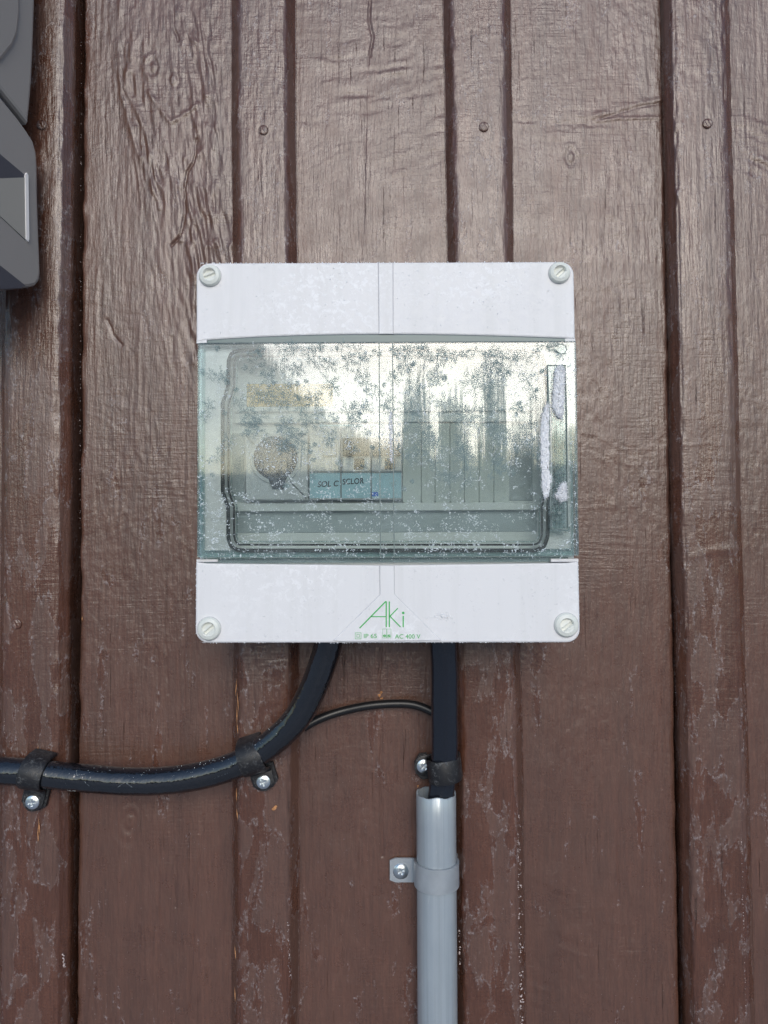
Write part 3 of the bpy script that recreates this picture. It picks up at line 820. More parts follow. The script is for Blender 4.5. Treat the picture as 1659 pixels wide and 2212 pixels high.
# ---- the lid
YL = -0.0800
lid = pbox('lid', 426, 1248, 738, 1203, YL+0.0022, YL, M['lid'], bx, 0.0007, 0.001)
lx = [v.co.x for v in lid.data.vertices]; lz = [v.co.z for v in lid.data.vertices]
L0, L1, B0, B1 = min(lx), max(lx), min(lz), max(lz)
def ring(name, x0, x1, z0, z1, wl, wr_, wb, wt, yb, yf, m, parent):
    O = rrect(x0, x1, z0, z1, 0.001, 4); I = rrect(x0+wl, x1-wr_, z0+wb, z1-wt, 0.001, 4)
    return slab(name, O, yb, yf, 0.0003, m, parent, hole=I)
ring('lid_rim', L0+0.0001, L1-0.0001, B0+0.0001, B1-0.0001, 0.0030, 0.0026, 0.0042, 0.0012, YL+0.0065, YL+0.0024, M['rim'], lid)
def top_bar():
    o = [(448, 735.5)]+arc_edge(448, 735, 832, 722.5, 1221, 731)[1:-1]+[(1221, 731.5), (1221, 743), (448, 743)]
    return slab('lid_top_edge', ppoly(o, YL+0.0024), -0.0735, YL+0.0024, 0.0003, M['tealdark'], lid)
top_bar()
pbox('lid_bottom_edge', 440, 1228, 1204.5, 1215, -0.0735, YL+0.003, M['handle'], lid)
for p0, p1 in ((818.8, 822), (847.8, 851.5)):
    line_strip('lid_fold', ppoly([(p0, 739), ((p0*2+p1)/3, 900), (p1, 1203)], YL), 0.0006, YL+0.0001, YL-0.0003, M['tealdark'], lid)
# gasket under the lid and the wall of the window bulge
gpts = [Vector((x, YW-0.0030, z)) for x, z in resample(ppoly(win, YW-0.003), 260)]
tube('gasket', gpts, 0.00115, M['gasket'], bx, 8, True, sub=1)
win2 = resample(inset([(p[0], p[1]) for p in ppoly(win, YW-0.003)], 0.0034), 260)
tube('window_edge', [Vector((x, YW-0.0028, z)) for x, z in win2], 0.00060, M['gasket'], bx, 8, True, sub=1)
win3 = resample(inset([(p[0], p[1]) for p in ppoly(win, YW-0.003)], 0.0052), 260)
tube('window_edge', [Vector((x, YW-0.0036, z)) for x, z in win3], 0.00045, M['rim'], bx, 8, True, sub=1)
# handle on the right of the lid
hd = pbox('lid_handle', 1184, 1224, 789, 1142, YL+0.0002, YL-0.0012, M['handle'], lid, 0.0006, 0.001)
line_strip('handle_edge', ppoly([(1183, 789), (1221, 789), (1224, 880), (1227, 1141), (1190, 1144), (1187, 900)], YL-0.0012), 0.0005, YL, YL-0.0015, M['tealdark'], lid, True)
for k in range(6):
    line_strip('handle_rib', ppoly([(1193+k*4.4, 800), (1196+k*4.4, 1135)], YL-0.0013), 0.0004, YL-0.001, YL-0.0016, M['handle'], hd)
line_strip('handle_bracket', ppoly([(1191, 1103), (1190, 1146), (1229, 1146), (1229, 1138)], YL-0.0016), 0.0011, YL, YL-0.0017, M['handle'], lid)
pbox('handle_catch', 1204, 1214, 1104, 1112, YL-0.0010, YL-0.0022, M['tealdark'], hd)
kh = ppoly([(1187, 750), (1200, 749), (1206, 745), (1214, 743), (1222, 748), (1224, 755), (1220, 763), (1212, 765), (1205, 761), (1200, 756), (1187, 756)], YL)
slab('keyhole', kh, YL+0.0005, YL-0.0004, 0.0002, M['handle'], lid)
line_strip('keyhole_edge', kh, 0.0005, YL, YL-0.0006, M['tealdark'], lid, True)

# ------------------------------------------------------------------ frost
rnd = random.Random(4)
def blade(V, Fc, x, z, a, L, wd, y, lift):
    ca, sa = math.cos(a), math.sin(a); i = len(V)
    V += [(x, y, z), (x+ca*L*0.55-sa*wd, y, z+sa*L*0.55+ca*wd), (x+ca*L, y, z+sa*L), (x+ca*L*0.55+sa*wd, y, z+sa*L*0.55-ca*wd), (x+ca*L*0.5, y-lift, z+sa*L*0.5)]
    Fc += [(i, i+1, i+4), (i+1, i+2, i+4), (i+2, i+3, i+4), (i+3, i, i+4)]
def fern(V, Fc, x, z, S, y, n_arm=None):
    """flat feathery crystal: a few bent arms with opposite side needles"""
    n_arm = n_arm or rnd.randint(4, 6); a0 = rnd.uniform(0, 6.28)
    for k in range(n_arm):
        a = a0+k*2*math.pi/n_arm+rnd.uniform(-0.3, 0.3); L = S*rnd.uniform(0.55, 1.0)
        st = max(2, int(L/0.0014)); cx, cz = x, z
        for s in range(st):
            f = 1-s/st
            blade(V, Fc, cx, cz, a, L/st*1.35, 0.00018, y, 0.0002)
            cx += math.cos(a)*L/st; cz += math.sin(a)*L/st
            for sg in (-1, 1):
                if rnd.random() < 0.9:
                    blade(V, Fc, cx, cz, a+sg*rnd.uniform(0.65, 0.95), (0.0010+0.0014*f)*rnd.uniform(0.6, 1.2)*max(0.5, S/0.0055), 0.00017, y, 0.00018)
            a += rnd.uniform(-0.15, 0.15)
V, Fc = [], []
YFr = YL-0.00012
def clus(px, py, S):
    p = at(px, py, YFr)
    if L0+0.002 < p.x < L1-0.002 and B0+0.002 < p.z < B1-0.001: fern(V, Fc, p.x, p.z, S, YFr)
# chains of crystals as in the photograph: (from, to, count, size mm)
chains = [((560, 760), (760, 745), 9, 4.2), ((560, 770), (575, 830), 4, 4.5), ((540, 860), (640, 830), 6, 4.0), ((600, 800), (740, 775), 9, 4.0),
          ((520, 870), (560, 930), 6, 5.0), ((555, 850), (640, 870), 7, 4.6), ((640, 880), (700, 850), 6, 5.0), ((610, 905), (660, 960), 7, 5.2),
          ((560, 905), (520, 935), 5, 4.8), ((690, 880), (650, 920), 5, 4.6), ((700, 815), (730, 870), 4, 4.6), ((740, 780), (810, 760), 6, 4.2),
          ((770, 800), (815, 850), 6, 4.6), ((800, 870), (770, 900), 4, 4.0), ((585, 950), (650, 985), 7, 4.6), ((700, 940), (725, 960), 4, 3.6),
          ((750, 880), (770, 930), 5, 4.4), ((690, 905), (680, 925), 3, 3.8), ((440, 800), (520, 830), 5, 3.4), ((430, 900), (470, 870), 4, 3.4),
          ((850, 760), (1000, 765), 14, 3.4), ((1000, 760), (1160, 768), 12, 3.0), ((870, 790), (900, 800), 3, 5.0), ((920, 800), (960, 830), 4, 5.4),
          ((945, 775), (975, 790), 3, 4.6), ((1005, 800), (1035, 850), 4, 5.4), ((1060, 770), (1062, 900), 10, 5.2), ((1075, 780), (1100, 840), 4, 5.0),
          ((1140, 810), (1175, 870), 3, 5.0), ((880, 830), (930, 860), 4, 5.0), ((960, 870), (1000, 900), 4, 5.4), ((890, 870), (900, 930), 4, 5.4),
          ((1005, 870), (1030, 930), 5, 5.4), ((1090, 870), (1150, 900), 3, 5.0), ((1050, 910), (1110, 960), 7, 5.0), ((1000, 940), (1015, 1040), 9, 5.0),
          ((920, 930), (960, 980), 6, 4.6), ((850, 850), (838, 900), 4, 3.8), ((866, 810), (836, 830), 3, 3.6), ((1140, 930), (1175, 1000), 6, 4.0),
          ((900, 960), (870, 1010), 5, 4.0), ((1060, 980), (1100, 1030), 7, 3.8), ((930, 1000), (980, 1050), 6, 3.6), ((470, 990), (500, 930), 4, 3.4), ((1175, 745), (1235, 770), 5, 2.6)]
for (p, q, n, S) in chains:
    for k in range(int(n*0.95)):
        t = (k+rnd.random())/(n*0.95)
        clus(p[0]+(q[0]-p[0])*t+rnd.uniform(-10, 10), p[1]+(q[1]-p[1])*t+rnd.uniform(-10, 10), S*0.00138*rnd.uniform(0.7, 1.1))
for k in range(110):                                # loose small ferns in between
    clus(rnd.uniform(435, 1240), 745+315*rnd.random()**1.3, rnd.uniform(0.0010, 0.0030))
fo = mesh('frost', V, Fc, M['frost'], lid); fo['kind'] = 'stuff'
V, Fc = [], []
for k in range(9000):                               # grains, thicker towards the bottom of the lid
    px = rnd.uniform(428, 1246); py = 740+(1203-740)*rnd.random()**0.75
    dn_ = float(vn(np.array([px]), np.array([py]), 45.0, 38.0, 71)[0]+0.6*vn(np.array([px]), np.array([py]), 14.0, 14.0, 72)[0])
    if dn_ < rnd.uniform(-0.25, 0.22): continue
    p = at(px, py, YFr); S = rnd.choice((0.0003, 0.0004, 0.0006, 0.0008))*rnd.uniform(0.6, 1.2)
    for _ in range(rnd.randint(1, 3)):
        blade(V, Fc, p.x+rnd.uniform(-S, S), p.z+rnd.uniform(-S, S), rnd.uniform(0, 6.28), S*1.6, S*0.35, YFr, 0.0002)
go = mesh('frost_grains', V, Fc, M['speck'], lid); go['kind'] = 'stuff'

def crumbs(V, Fc, x, y, z, s):
    """one small angular grain of snow"""
    i = len(V); j = lambda: rnd.uniform(0.6, 1.3)*s
    V += [(x-j(), y, z), (x, y, z-j()), (x+j(), y, z), (x, y, z+j()), (x+rnd.uniform(-s, s)*0.4, y-j(), z+rnd.uniform(-s, s)*0.4)]
    Fc += [(i, i+1, i+4), (i+1, i+2, i+4), (i+2, i+3, i+4), (i+3, i, i+4)]
def snow_patch(pts, yb, thick, label, seed, cr=520):
    """fuzzy elongated heap inside a picture polygon"""
    poly = ppoly(pts, yb); cx = sum(p[0] for p in poly)/len(poly); cz = sum(p[1] for p in poly)/len(poly)
    ring_ = resample(poly, 90); V = []; Fc = []; nl = 7; rs = np.random.RandomState(seed)
    for l in range(nl+1):
        f = l/nl; s = math.cos(f*math.pi/2)
        for k, p in enumerate(ring_):
            jx, jz = rs.uniform(-1, 1, 2)*0.00035
            # shrink towards the long axis rather than to one point
            ax = min(max(p[1], min(q[1] for q in poly)+0.003), max(q[1] for q in poly)-0.003)
            near = [q[0] for q in ring_ if abs(q[1]-p[1]) < 0.002]; mx_ = (min(near)+max(near))/2
            V.append((mx_+(p[0]-mx_)*s+jx, yb-thick*math.sin(f*math.pi/2)*(1+0.6*float(vn(np.array([p[0]]), np.array([p[1]]), 0.0015, 0.0025, seed+60)[0]))+rs.uniform(-1, 1)*0.00022, ax+(p[1]-ax)*s+jz))
        if l:
            for k in range(90): Fc.append(((l-1)*90+k, (l-1)*90+(k+1) % 90, l*90+(k+1) % 90, l*90+k))
    for k in range(cr):
        p = ring_[rnd.randrange(90)]
        crumbs(V, Fc, p[0]+rnd.gauss(0, 0.0008), yb-rnd.uniform(0, 0.0002), p[1]+rnd.gauss(0, 0.0008), rnd.uniform(0.0001, 0.00034))
    nv = 90*nl
    for k in range(cr*2):
        q = V[rnd.randrange(90, nv)]; crumbs(V, Fc, q[0]+rnd.gauss(0, 0.0003), q[1]-0.0001, q[2]+rnd.gauss(0, 0.0005), rnd.uniform(0.0002, 0.00042))
    o = mesh('snow_patch', V, Fc, M['snow'])
    tag(o, label, 'snow')
    return o
snow_patch([(1184, 868), (1190, 880), (1192, 960), (1194, 1040), (1188, 1068), (1176, 1080), (1171, 1050), (1168, 960), (1170, 905), (1177, 880)], YL-0.0001, 0.0013, 'long white snow ridge left of the lid handle', 3)
snow_patch([(1200, 795), (1212, 790), (1219, 800), (1218, 870), (1214, 905), (1204, 900), (1193, 880), (1196, 830)], YL-0.0015, 0.0016, 'white snow caught at the top of the lid handle', 4, 520)
snow_patch([(1212, 1046), (1222, 1044), (1224, 1078), (1212, 1082), (1200, 1072)], YL-0.0015, 0.0014, 'small white snow clump low on the lid handle', 5, 340)
V, Fc = [], []
for k in range(240):                                 # thin rime along the centre fold of the lid
    t = rnd.random(); p = at(843+3*t+rnd.gauss(0, 2.2), 885+115*t, YFr); crumbs(V, Fc, p.x, p.y, p.z, rnd.uniform(0.0002, 0.00055))
for k in range(500):                                 # crumbs on the handle and along the lid edges
    r_ = rnd.random()
    if r_ < 0.3: px, py = rnd.uniform(1192, 1222), rnd.uniform(900, 1100)
    elif r_ < 0.6: px, py = rnd.uniform(430, 1240), rnd.gauss(1204, 3)
    elif r_ < 0.7: px, py = rnd.gauss(430, 2), rnd.uniform(745, 1200)
    else: px, py = rnd.gauss(1244, 3), rnd.uniform(745, 1200)
    p = at(px, py, YL-0.0002); crumbs(V, Fc, p.x, YL-0.0001, p.z, rnd.uniform(0.00012, 0.0003))
ro = mesh('rime_grains', V, Fc, M['snow'], lid); ro['kind'] = 'stuff'
V, Fc = [], []
for k in range(1300):                                # on the white covers and their edges
    r_ = rnd.random()
    if r_ < 0.35: px, py = rnd.uniform(430, 1240), rnd.choice((566, 1388))+rnd.gauss(0, 1.0)
    elif r_ < 0.5: px, py = rnd.choice((424, 1250))+rnd.gauss(0, 1), rnd.uniform(1220, 1370)
    elif r_ < 0.62: px, py = rnd.gauss(960, 9), rnd.gauss(1332, 4)
    else: px, py = rnd.uniform(430, 1240), rnd.choice((rnd.uniform(570, 720), rnd.uniform(1225, 1385)))
    p = at(px, py, YF); crumbs(V, Fc, min(max(p.x, bx0), bx1), YF-0.0001 if r_ > 0.5 else YF+0.0006, min(max(p.z, bz0-0.0002), bz1+0.0002), rnd.uniform(0.0001, 0.00042))
ro = mesh('rime_grains', V, Fc, M['snow'], bx); ro['kind'] = 'stuff'

# ------------------------------------------------------------------ cables, conduit, clips
def pth(lst): return [at(px, py, Y) for px, py, Y in lst]
ca = pth([(-190, 1660, -0.024), (-60, 1664, -0.024), (50, 1668, -0.024), (150, 1678, -0.0235), (280, 1688, -0.0235), (380, 1684, -0.024), (460, 1669, -0.0245), (530, 1643, -0.026), (590, 1603, -0.029), (640, 1553, -0.033), (678, 1483, -0.038), (703, 1415, -0.043), (711, 1380, -0.046), (713, 1340, -0.047)])
o = tube('power_cable', ca, 0.0089, M['cable'], None, 28, sub=8)
tag(o, 'thick glossy black cable curving from the left edge up into the box', 'cable')
V, Fc = [], []
for k in range(110):                                 # frost dots and scratches on the cable
    i = rnd.uniform(0.5, 9.4); a_ = ca[int(i)]; b_ = ca[int(i)+1]; p = a_.lerp(b_, i-int(i))
    dn = (b_-a_).normalized(); side = dn.cross(Vector((0, -1, 0))).normalized()
    if side.z < 0: side = -side
    an = rnd.uniform(15, 80); q = p+side*0.0087*math.sin(R(an))+Vector((0, -1, 0))*0.0087*math.cos(R(an))
    crumbs(V, Fc, q.x, q.y, q.z, rnd.uniform(0.00012, 0.0003))
def scratch(pts):
    """thin pale hair lying on the front of the thick cable"""
    for (p, q) in zip(pts[:-1], pts[1:]):
        n = max(2, int(math.hypot(q[0]-p[0], q[1]-p[1])/1.6))
        for k in range(n):
            t = k/n; px, py = p[0]+(q[0]-p[0])*t, p[1]+(q[1]-p[1])*t
            w_ = at(px, py, -0.030); best = min(((w_.x-(a_.x+(b_.x-a_.x)*u))**2+(w_.z-(a_.z+(b_.z-a_.z)*u))**2, a_.y+(b_.y-a_.y)*u) for a_, b_ in zip(ca[:-1], ca[1:]) for u in (0, .1, .2, .3, .4, .5, .6, .7, .8, .9))
            d2 = min(best[0], 0.0087**2); y = best[1]-math.sqrt(0.0089**2-d2)-0.0001
            w_ = at(px, py, y); crumbs(V, Fc, w_.x, w_.y, w_.z, rnd.uniform(0.00009, 0.00020))
for h_ in ([(142, 1692), (146, 1708), (165, 1709)], [(182, 1688), (195, 1700), (215, 1708), (262, 1713)], [(225, 1711), (255, 1700), (270, 1690), (290, 1704), (310, 1710), (340, 1712)],
           [(436, 1692), (460, 1682), (497, 1668)], [(625, 1592), (634, 1600)], [(165, 1660), (166, 1675), (185, 1672)]):
    scratch(h_)
o = mesh('rime_grains', V, Fc, M['speck'], o); o['kind'] = 'stuff'

cb = pth([(958, 1350, -0.047), (958, 1395, -0.046), (960, 1450, -0.040), (960, 1540, -0.031), (960, 1620, -0.0245), (955, 1690, -0.0185), (946, 1760, -0.0165), (943, 1850, -0.016)])
def ribf(an, t): return 0.0086*(1+0.05*math.cos(an*6)+0.03*math.cos(an*3+t*5))
o = tube('power_cable', cb, 0.0086, M['cable_r'], None, 56, sub=8, rfun=ribf)
tag(o, 'thick black cable running straight down from the box into the grey conduit', 'cable')
cc_ = pth([(655, 1572, -0.012), (690, 1553, -0.009), (740, 1536, -0.006), (800, 1524, -0.006), (860, 1520, -0.006), (900, 1524, -0.007), (940, 1541, -0.010), (965, 1560, -0.012)])
o = tube('thin_cable', cc_, 0.0029, M['cable_t'], None, 14, sub=8)
tag(o, 'thin black cable arching between the two thick cables under the box', 'cable')

# conduit: hollow tube with a seam line
def conduit():
    yc = -0.0150; ro_, ri_ = 0.01325, 0.0118; n = 64
    p0 = at(942, 1712, yc); p1 = at(945, 2200, yc); ztop = p0.z; zb = -1.36
    V = []; Fc = []
    prof = [(ri_, ztop-0.08), (ri_, ztop-0.0004), (ri_+0.0003, ztop), (ro_-0.0003, ztop), (ro_, ztop-0.0004)]+[(ro_, ztop-0.02*k) for k in range(1, 20)]+[(ro_, zb)]
    for (r_, z) in prof:
        for k in range(n):
            a = 2*math.pi*k/n
            rr = r_
            dd = abs(((a-math.pi*1.47+math.pi) % (2*math.pi))-math.pi)
            if r_ > 0.0125: rr = r_-0.00025*math.exp(-(dd/0.06)**2)+0.00012*math.exp(-((dd-0.15)/0.06)**2)
            xo = p0.x+(p1.x-p0.x)*(ztop-z)/(ztop-p1.z)
            zz = z+(0.0006*math.sin(a*3)+0.0004*math.sin(a*7) if z > ztop-0.001 else 0)
            V.append((xo+rr*math.cos(a), yc+rr*math.sin(a), zz))
    for j in range(len(prof)-1):
        for k in range(n): Fc.append((j*n+k, j*n+(k+1) % n, (j+1)*n+(k+1) % n, (j+1)*n+k))
    o = mesh('conduit_pipe', V, Fc, M['pipe'], None, smooth=True); fix(o.data)
    tag(o, 'light grey plastic conduit pipe rising from below to take the right cable', 'pipe')
    return p0.x, p1.x, ztop, p1.z, yc
cx0, cx1, ztop, zlow, yc = conduit()

# philips screw
def screw(px, py, Y, r, parent, rot=10, name='screw'):
    p = at(px, py, Y); t0 = R(rot)
    def h(x, z):
        q = math.hypot(x, z)/r
        u = x*math.cos(t0)+z*math.sin(t0); v = -x*math.sin(t0)+z*math.cos(t0)
        base = 0.0012-0.0010*q**3
        au, av = abs(u), abs(v)
        wv = 0.15*r
        if (au < wv and av < 0.5*r) or (av < wv and au < 0.5*r):
            return base-0.0012*(1-0.5*q)
        return base
    return disc(name, (p.x, Y-0.0002, p.z), r, h, M['zinc'], parent, 26, 80, skirt=0.0018)

def clip(screw_px, screw_py, cen_px, cen_py, Yc, rad, wdt, label, seed, tilt_deg=None, rev=1):
    """strap over a cable: tab with the screw on one side, foot on the other"""
    cen = at(cen_px, cen_py, Yc)
    Ybase = -0.0150 if tilt_deg is None else tilt_deg
    sc = at(screw_px, screw_py, Ybase-0.002)
    dv = Vector((sc.x-cen.x, 0, sc.z-cen.z)); L = dv.length; t = dv.normalized(); ax = Vector((-t.z, 0, t.x)); outv = Vector((0, -1, 0))
    th = 0.0019
    prof = []      # (along t, outward from cable centre) of the strap's inner line
    base_o = -(Ybase-0.0-Yc)              # outward distance of the base plane relative to the centre
    base_o = Yc-Ybase                     # positive when the base is nearer the camera than the centre
    wall_o = -(rad+0.001)
    prof.append((-rad-0.0016, wall_o, wdt)); prof.append((-rad-0.0012, -rad*0.3, wdt))
    for k in range(0, 13):
        a = R(170-k*13.0); prof.append((rad*1.05*math.cos(a), rad*1.03*math.sin(a), wdt))
    prof.append((rad+0.0012, min(base_o*0.6, 0.0)+0.001, wdt*0.98))
    prof.append((L-0.0065, base_o, wdt*0.95)); prof.append((L-0.003, base_o, wdt*0.92))
    for k in range(0, 7):
        a = k*15; prof.append((L+0.0062*math.sin(R(a)), base_o, max(0.001, wdt*0.9*math.cos(R(a)))))
    V = []; Fc = []
    n = len(prof)
    for i, (s, oo, ww) in enumerate(prof):
        s0, o0, _ = prof[max(i-1, 0)]; s1, o1, _ = prof[min(i+1, n-1)]
        tv = Vector((s1-s0, o1-o0)); 
        if tv.length < 1e-9: tv = Vector((1, 0))
        tv.normalize(); nv = Vector((-tv.y, tv.x))
        if nv.y < 0 and i > 9: nv = -nv
        if nv.dot(Vector((s, oo))) < 0 and i <= 9: nv = -nv
        for (du, dn) in ((-0.5, 0), (-0.5, 0.75), (-0.42, 1), (0.42, 1), (0.5, 0.75), (0.5, 0)):
            ps = s+nv.x*th*dn; po = oo+nv.y*th*dn
            V.append(cen+t*ps+outv*po+ax*(du*ww))
    for i in range(n-1):
        for k in range(6): Fc.append((i*6+k, i*6+(k+1) % 6, (i+1)*6+(k+1) % 6, (i+1)*6+k))
    Fc.append(tuple(range(6))); Fc.append(tuple(reversed(range((n-1)*6, n*6))))
    root = empty('cable_clip', (sc.x, Ybase, sc.z)); tag(root, label, 'cable clip', 'black plastic clips holding the thick cables')
    o = mesh('strap', V, Fc, M['clip'], root); fix(o.data)
    o.data.polygons.foreach_set('use_smooth', [True]*len(o.data.polygons))
    try:
        o.modifiers.new('edge', 'EDGE_SPLIT').split_angle = R(40)
    except Exception: pass
    # foot block between strap tab and the wall
    pts = []
    hw = wdt*0.56
    for (s, u) in ((rad+0.0008, -hw), (L+0.002, -hw), (L+0.0058, -hw*0.45), (L+0.0058, hw*0.45), (L+0.002, hw), (rad+0.0008, hw)):
        q = cen+t*s+ax*(u+seed*0.0006); pts.append((q.x, q.z))
    slab('foot', pts, Ybase+0.0045 if Ybase > -0.02 else YB+0.0005, Ybase+0.0002, 0.0004, M['clip'], root)
    screw(screw_px, screw_py, Ybase-th-0.0001, 0.0046, root, rot=8+seed*17)
    return root
clip(70, 1733, 77, 1670, -0.024, 0.0088, 0.0150, 'black clip on the cable near the left edge, screwed below it', 0, -0.0165)
clip(569, 1689, 545, 1635, -0.0262, 0.0088, 0.0155, 'tilted black clip on the cable bend below the box', 1, -0.0165)
clip(915, 1655, 959, 1661, -0.0215, 0.0090, 0.0150, 'black clip on the straight cable just above the grey conduit', 2, -0.0085)

# metal saddle on the conduit
def saddle():
    yb = -0.0008; z0 = at(866, 1880, -0.003)
    root = empty('pipe_clamp', (z0.x, 0, z0.z)); tag(root, 'galvanised steel pipe clamp screwed to the board left of the conduit', 'pipe clamp')
    zt = at(942, 1880, -0.0295).z; zb_ = at(942, 1933, -0.0295).z
    r1 = 0.01345; th = 0.0015; xc = cx0+(cx1-cx0)*0.35
    xl = at(842, 1880, -0.004).x
    prof = [(xl, -0.0015), (xl+0.004, -0.0015), (xc-r1-0.0034, -0.0015), (xc-r1-0.0012, -0.0022), (xc-r1-0.0002, -0.0042)]
    for k in range(0, 21):
        a = R(200-k*11.0); prof.append((xc+(r1+0.0001)*math.cos(a), yc-(r1+0.0001)*math.sin(a)))
    prof.append((xc+r1+0.0012, 0.0))
    V = []; Fc = []; n = len(prof)
    for i, (x, y) in enumerate(prof):
        x0, y0 = prof[max(i-1, 0)]; x1, y1 = prof[min(i+1, n-1)]
        tv = Vector((x1-x0, y1-y0)).normalized(); nv = Vector((tv.y, -tv.x))
        za, zb2 = zt, zb_
        if i <= 1: pass
        f = 1.0
        if i <= 3: za, zb2 = at(870, 1854, -0.003).z, at(870, 1906, -0.003).z
        elif i < 7: 
            u = (i-3)/4; za = za*u+at(870, 1854, -0.003).z*(1-u); zb2 = zb2*u+at(870, 1906, -0.003).z*(1-u)
        if i == 0: za -= 0.0015; zb2 += 0.0015
        for (zz, d_) in ((za, 0), (zb2, 0), (zb2, th), (za, th)):
            V.append((x+nv.x*d_, y+nv.y*d_, zz))
    for i in range(n-1):
        for k in range(4): Fc.append((i*4+k, i*4+(k+1) % 4, (i+1)*4+(k+1) % 4, (i+1)*4+k))
    Fc += [(0, 1, 2, 3), ((n-1)*4+3, (n-1)*4+2, (n-1)*4+1, (n-1)*4)]
    o = mesh('strap', V, Fc, M['steel'], root); fix(o.data)
    o.data.polygons.foreach_set('use_smooth', [True]*len(o.data.polygons))
    o.modifiers.new('edge', 'EDGE_SPLIT').split_angle = R(35)
    p = at(866, 1882, -0.003)
    disc('washer', (p.x, -0.0028, p.z), 0.0053, lambda x, z: 0.0004, M['zinc'], root, 3, 32, skirt=0.0004)
    screw(866, 1881, -0.0034, 0.0043, root, rot=30)
saddle()

# ------------------------------------------------------------------ grey appliance at the upper left
def appliance():
    UD = Vector((-0.30, -1, 0)).normalized(); ND = Vector((1, -0.30, 0)).normalized(); O0 = Vector((-0.2285, -0.024, 0))
    def uv(px, py):
        d = CROT @ Vector((px-829.5, -(py-1106), -F)); t = (O0-CAM).dot(ND)/d.dot(ND); q = CAM+d*t
        return ((q-O0).dot(UD), q.z)
    def wp(u, v, off): return O0+UD*u+ND*off+Vector((0, 0, v))
    p0_ = uv(40, 400); p = wp(p0_[0], p0_[1], 0)
    root = empty('wall_charger', (p.x-0.05, -0.013, p.z)); tag(root, 'grey metallic appliance with rounded corner mounted at the upper left', 'appliance')
    def solid(name, pts, m, off=0.0, back=0.05, bev=0.0025, par=None):
        """side face of the housing, rounded over, running back into the body"""
        n = len(pts); P2 = [uv(*q) for q in pts]
        V = []
        for (pp, o_) in ((P2, off-back), (P2, off-bev), (inset(P2, bev*0.3), off-bev*0.3), (inset(P2, bev), off)):
            V += [wp(q[0], q[1], o_) for q in pp]
        Fc = []
        for r_ in range(3):
            for i in range(n): Fc.append((r_*n+i, r_*n+(i+1) % n, (r_+1)*n+(i+1) % n, (r_+1)*n+i))
        Fc.append(tuple(range(3*n, 4*n))); Fc.append(tuple(reversed(range(n))))
        o = mesh(name, V, Fc, m, par or root, smooth=False); fix(o.data)
        return o
    body = solid('upper_shell', [(78, -300), (77, 0), (75, 60), (73, 120), (70, 180), (66, 230), (62, 268), (40, 240), (0, 190), (-110, 60), (-110, -300)], M['appl'], 0.0)
    solid('shell_panel', [(22, -300), (38, -60), (39, 30), (34, 75), (24, 100), (0, 130), (-110, 150), (-110, -300)], M['appl'], 0.0020, 0.01, 0.002, body)
    solid('seam_backing', [(60, 268), (66, 290), (60, 320), (-110, 200), (-110, 20)], M['appl_shade'], -0.004, 0.03)
    low = solid('lower_shell', [(-110, 90), (0, 211), (36, 255), (56, 283), (70, 305), (77, 330), (79.5, 360), (80, 420), (82.5, 500), (85, 560), (86, 592), (83, 608), (75, 618), (62, 621), (-110, 628)], M['appl'], 0.001, 0.05, 0.0022)
    def flat(name, pts, m, off):
        n = len(pts); P2 = [uv(*q) for q in pts]; V = [wp(q[0], q[1], off) for q in P2]+[wp(q[0], q[1], off-0.004) for q in P2]
        Fc = [tuple(range(n)), tuple(reversed(range(n, 2*n)))]+[(i, (i+1) % n, n+(i+1) % n, n+i) for i in range(n)]
        o = mesh(name, V, Fc, m, low); fix(o.data); return o
    flat('underside_shade', [(-110, 500), (0, 576), (34, 603), (52, 617), (40, 623), (-110, 628)], M['appl_shade'], 0.0012)  # flat dark patch painting the shaded face that turns down
    flat('handle_recess_shade', [(-110, 240), (0, 336), (50, 378), (52, 520), (0, 470), (-110, 380)], M['appl_shade'], 0.0012)  # recess laid on flat, its upper shade in the dark colour
    flat('recess_floor', [(-110, 385), (0, 386), (50, 384), (52, 519), (0, 471), (-110, 380.5)], M['appl_in'], 0.0016)
    flat('recess_lit_strip', [(49, 380), (52.5, 374), (55.5, 380), (57.5, 518), (55.5, 523), (51, 518)], M['appl_lit'], 0.0022)  # pale strip painting the light caught on the recess side wall
appliance()

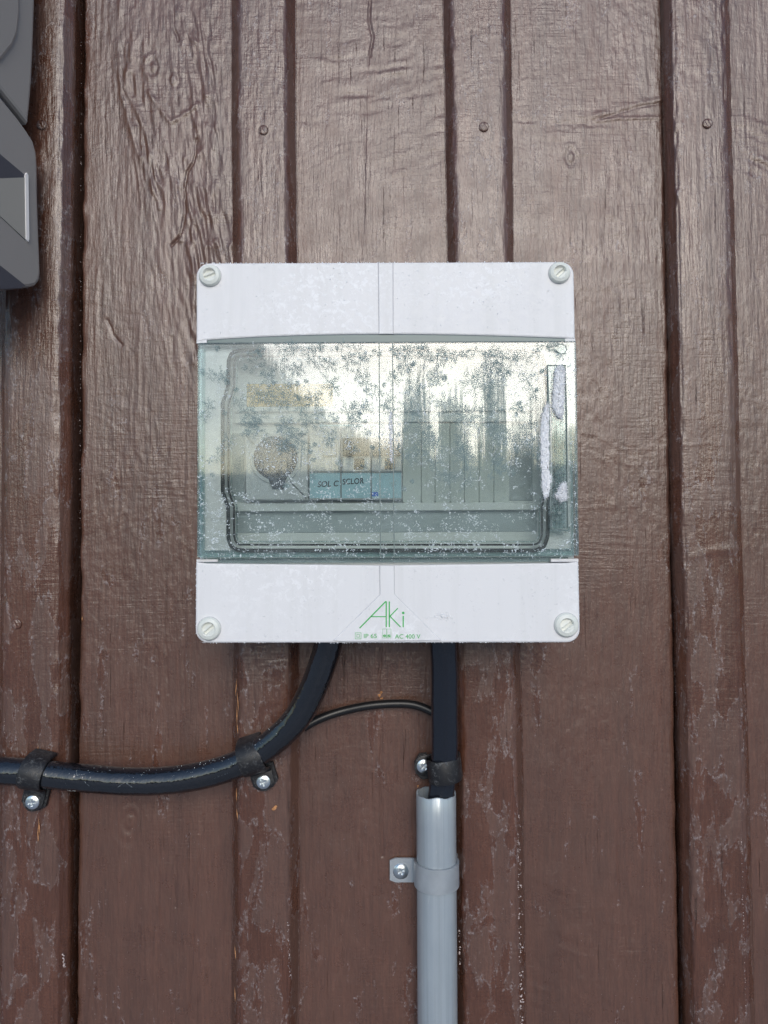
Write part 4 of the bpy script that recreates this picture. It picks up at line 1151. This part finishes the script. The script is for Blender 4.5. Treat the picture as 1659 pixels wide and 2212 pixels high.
# ------------------------------------------------------------------ bare wood, flakes of paint and rime on the timber
def fleck(V, Fc, px, py, L, wd, Y):
    p = at(px, py, Y); blade(V, Fc, p.x, p.z, -math.pi/2+rnd.uniform(-0.12, 0.12), L, wd, Y-0.0004, 0.0004)
V, Fc = [], []
for (px, py, L) in ((83, 1608, 0.008), (83, 1622, 0.010), (82, 1640, 0.006), (83.5, 1765, 0.012), (84, 1780, 0.010), (84, 1800, 0.006), (512, 1465, 0.012), (512, 1490, 0.015), (512, 1525, 0.012), (512, 1560, 0.008),
                    (513, 1640, 0.008), (511, 1700, 0.010), (511, 1745, 0.008), (507, 2040, 0.010), (507, 2130, 0.010), (90, 1650, 0.006), (178, 1330, 0.004)):
    Y = -0.0135 if px < 140 or px > 500 else 0; fleck(V, Fc, px, py, L, 0.00035, Y)
for (px, py, S) in ((592, 1745, 0.0016), (590, 1748, 0.0012), (596, 1743, 0.001), (822, 1496, 0.0016), (820, 1502, 0.0013), (824, 1508, 0.001), (903, 1699, 0.0009)):
    Y = -0.0134 if px < 640 else 0.0
    for k in range(3):
        p = at(px+rnd.uniform(-2, 2), py+rnd.uniform(-2, 2), Y-0.0006); crumbs(V, Fc, p.x, p.y, p.z, S*rnd.uniform(0.4, 0.9))
o = mesh('bare_wood_splinters', V, Fc, M['bare'], wall); o['kind'] = 'stuff'
V, Fc = [], []
def line_grains(px0, py0, px1, py1, n, Y, s, j=1.4):
    for k in range(n):
        t = rnd.random(); p = at(px0+(px1-px0)*t+rnd.gauss(0, j), py0+(py1-py0)*t, Y)
        crumbs(V, Fc, p.x, p.y, p.z, s*rnd.uniform(0.4, 1.3))
line_grains(1116, 1740, 1120, 1900, 70, -0.0110, 0.0005, 3.0); line_grains(1118, 1900, 1127, 2212, 120, -0.0110, 0.0006, 3.6)
line_grains(992, 2010, 994, 2090, 14, -0.0100, 0.0006, 0.6)
line_grains(622, 1990, 626, 2110, 40, -0.0130, 0.00035); line_grains(176, 0, 172, 1250, 90, 0.0004, 0.00028, 0.6)
line_grains(1600, 1750, 1612, 2212, 120, -0.0128, 0.00028, 1.0); line_grains(1447, 760, 1460, 1500, 70, -0.0002, 0.00022, 0.5)
line_grains(10, 1550, 10, 2212, 60, -0.0120, 0.00025, 1.0)
line_grains(136, 2060, 140, 2090, 30, -0.011, 0.0005, 1.2)
for k in range(900):
    px, py = rnd.uniform(0, 1659), 2212*rnd.random()**0.7
    onb = any(a_ < px < b_ for a_, b_ in ((20, 130), (518, 623), (998, 1108), (1490, 1596)))
    if not onb and any(a_-6 < px < b_+30 for a_, b_ in ((12, 153), (503, 647), (977, 1124), (1440, 1612))): continue
    p = at(px, py, YB-0.0002 if onb else -0.0002); crumbs(V, Fc, p.x, p.y, p.z, rnd.uniform(0.00010, 0.00024))
o = mesh('rime_grains', V, Fc, M['flake'], wall); o['kind'] = 'stuff'
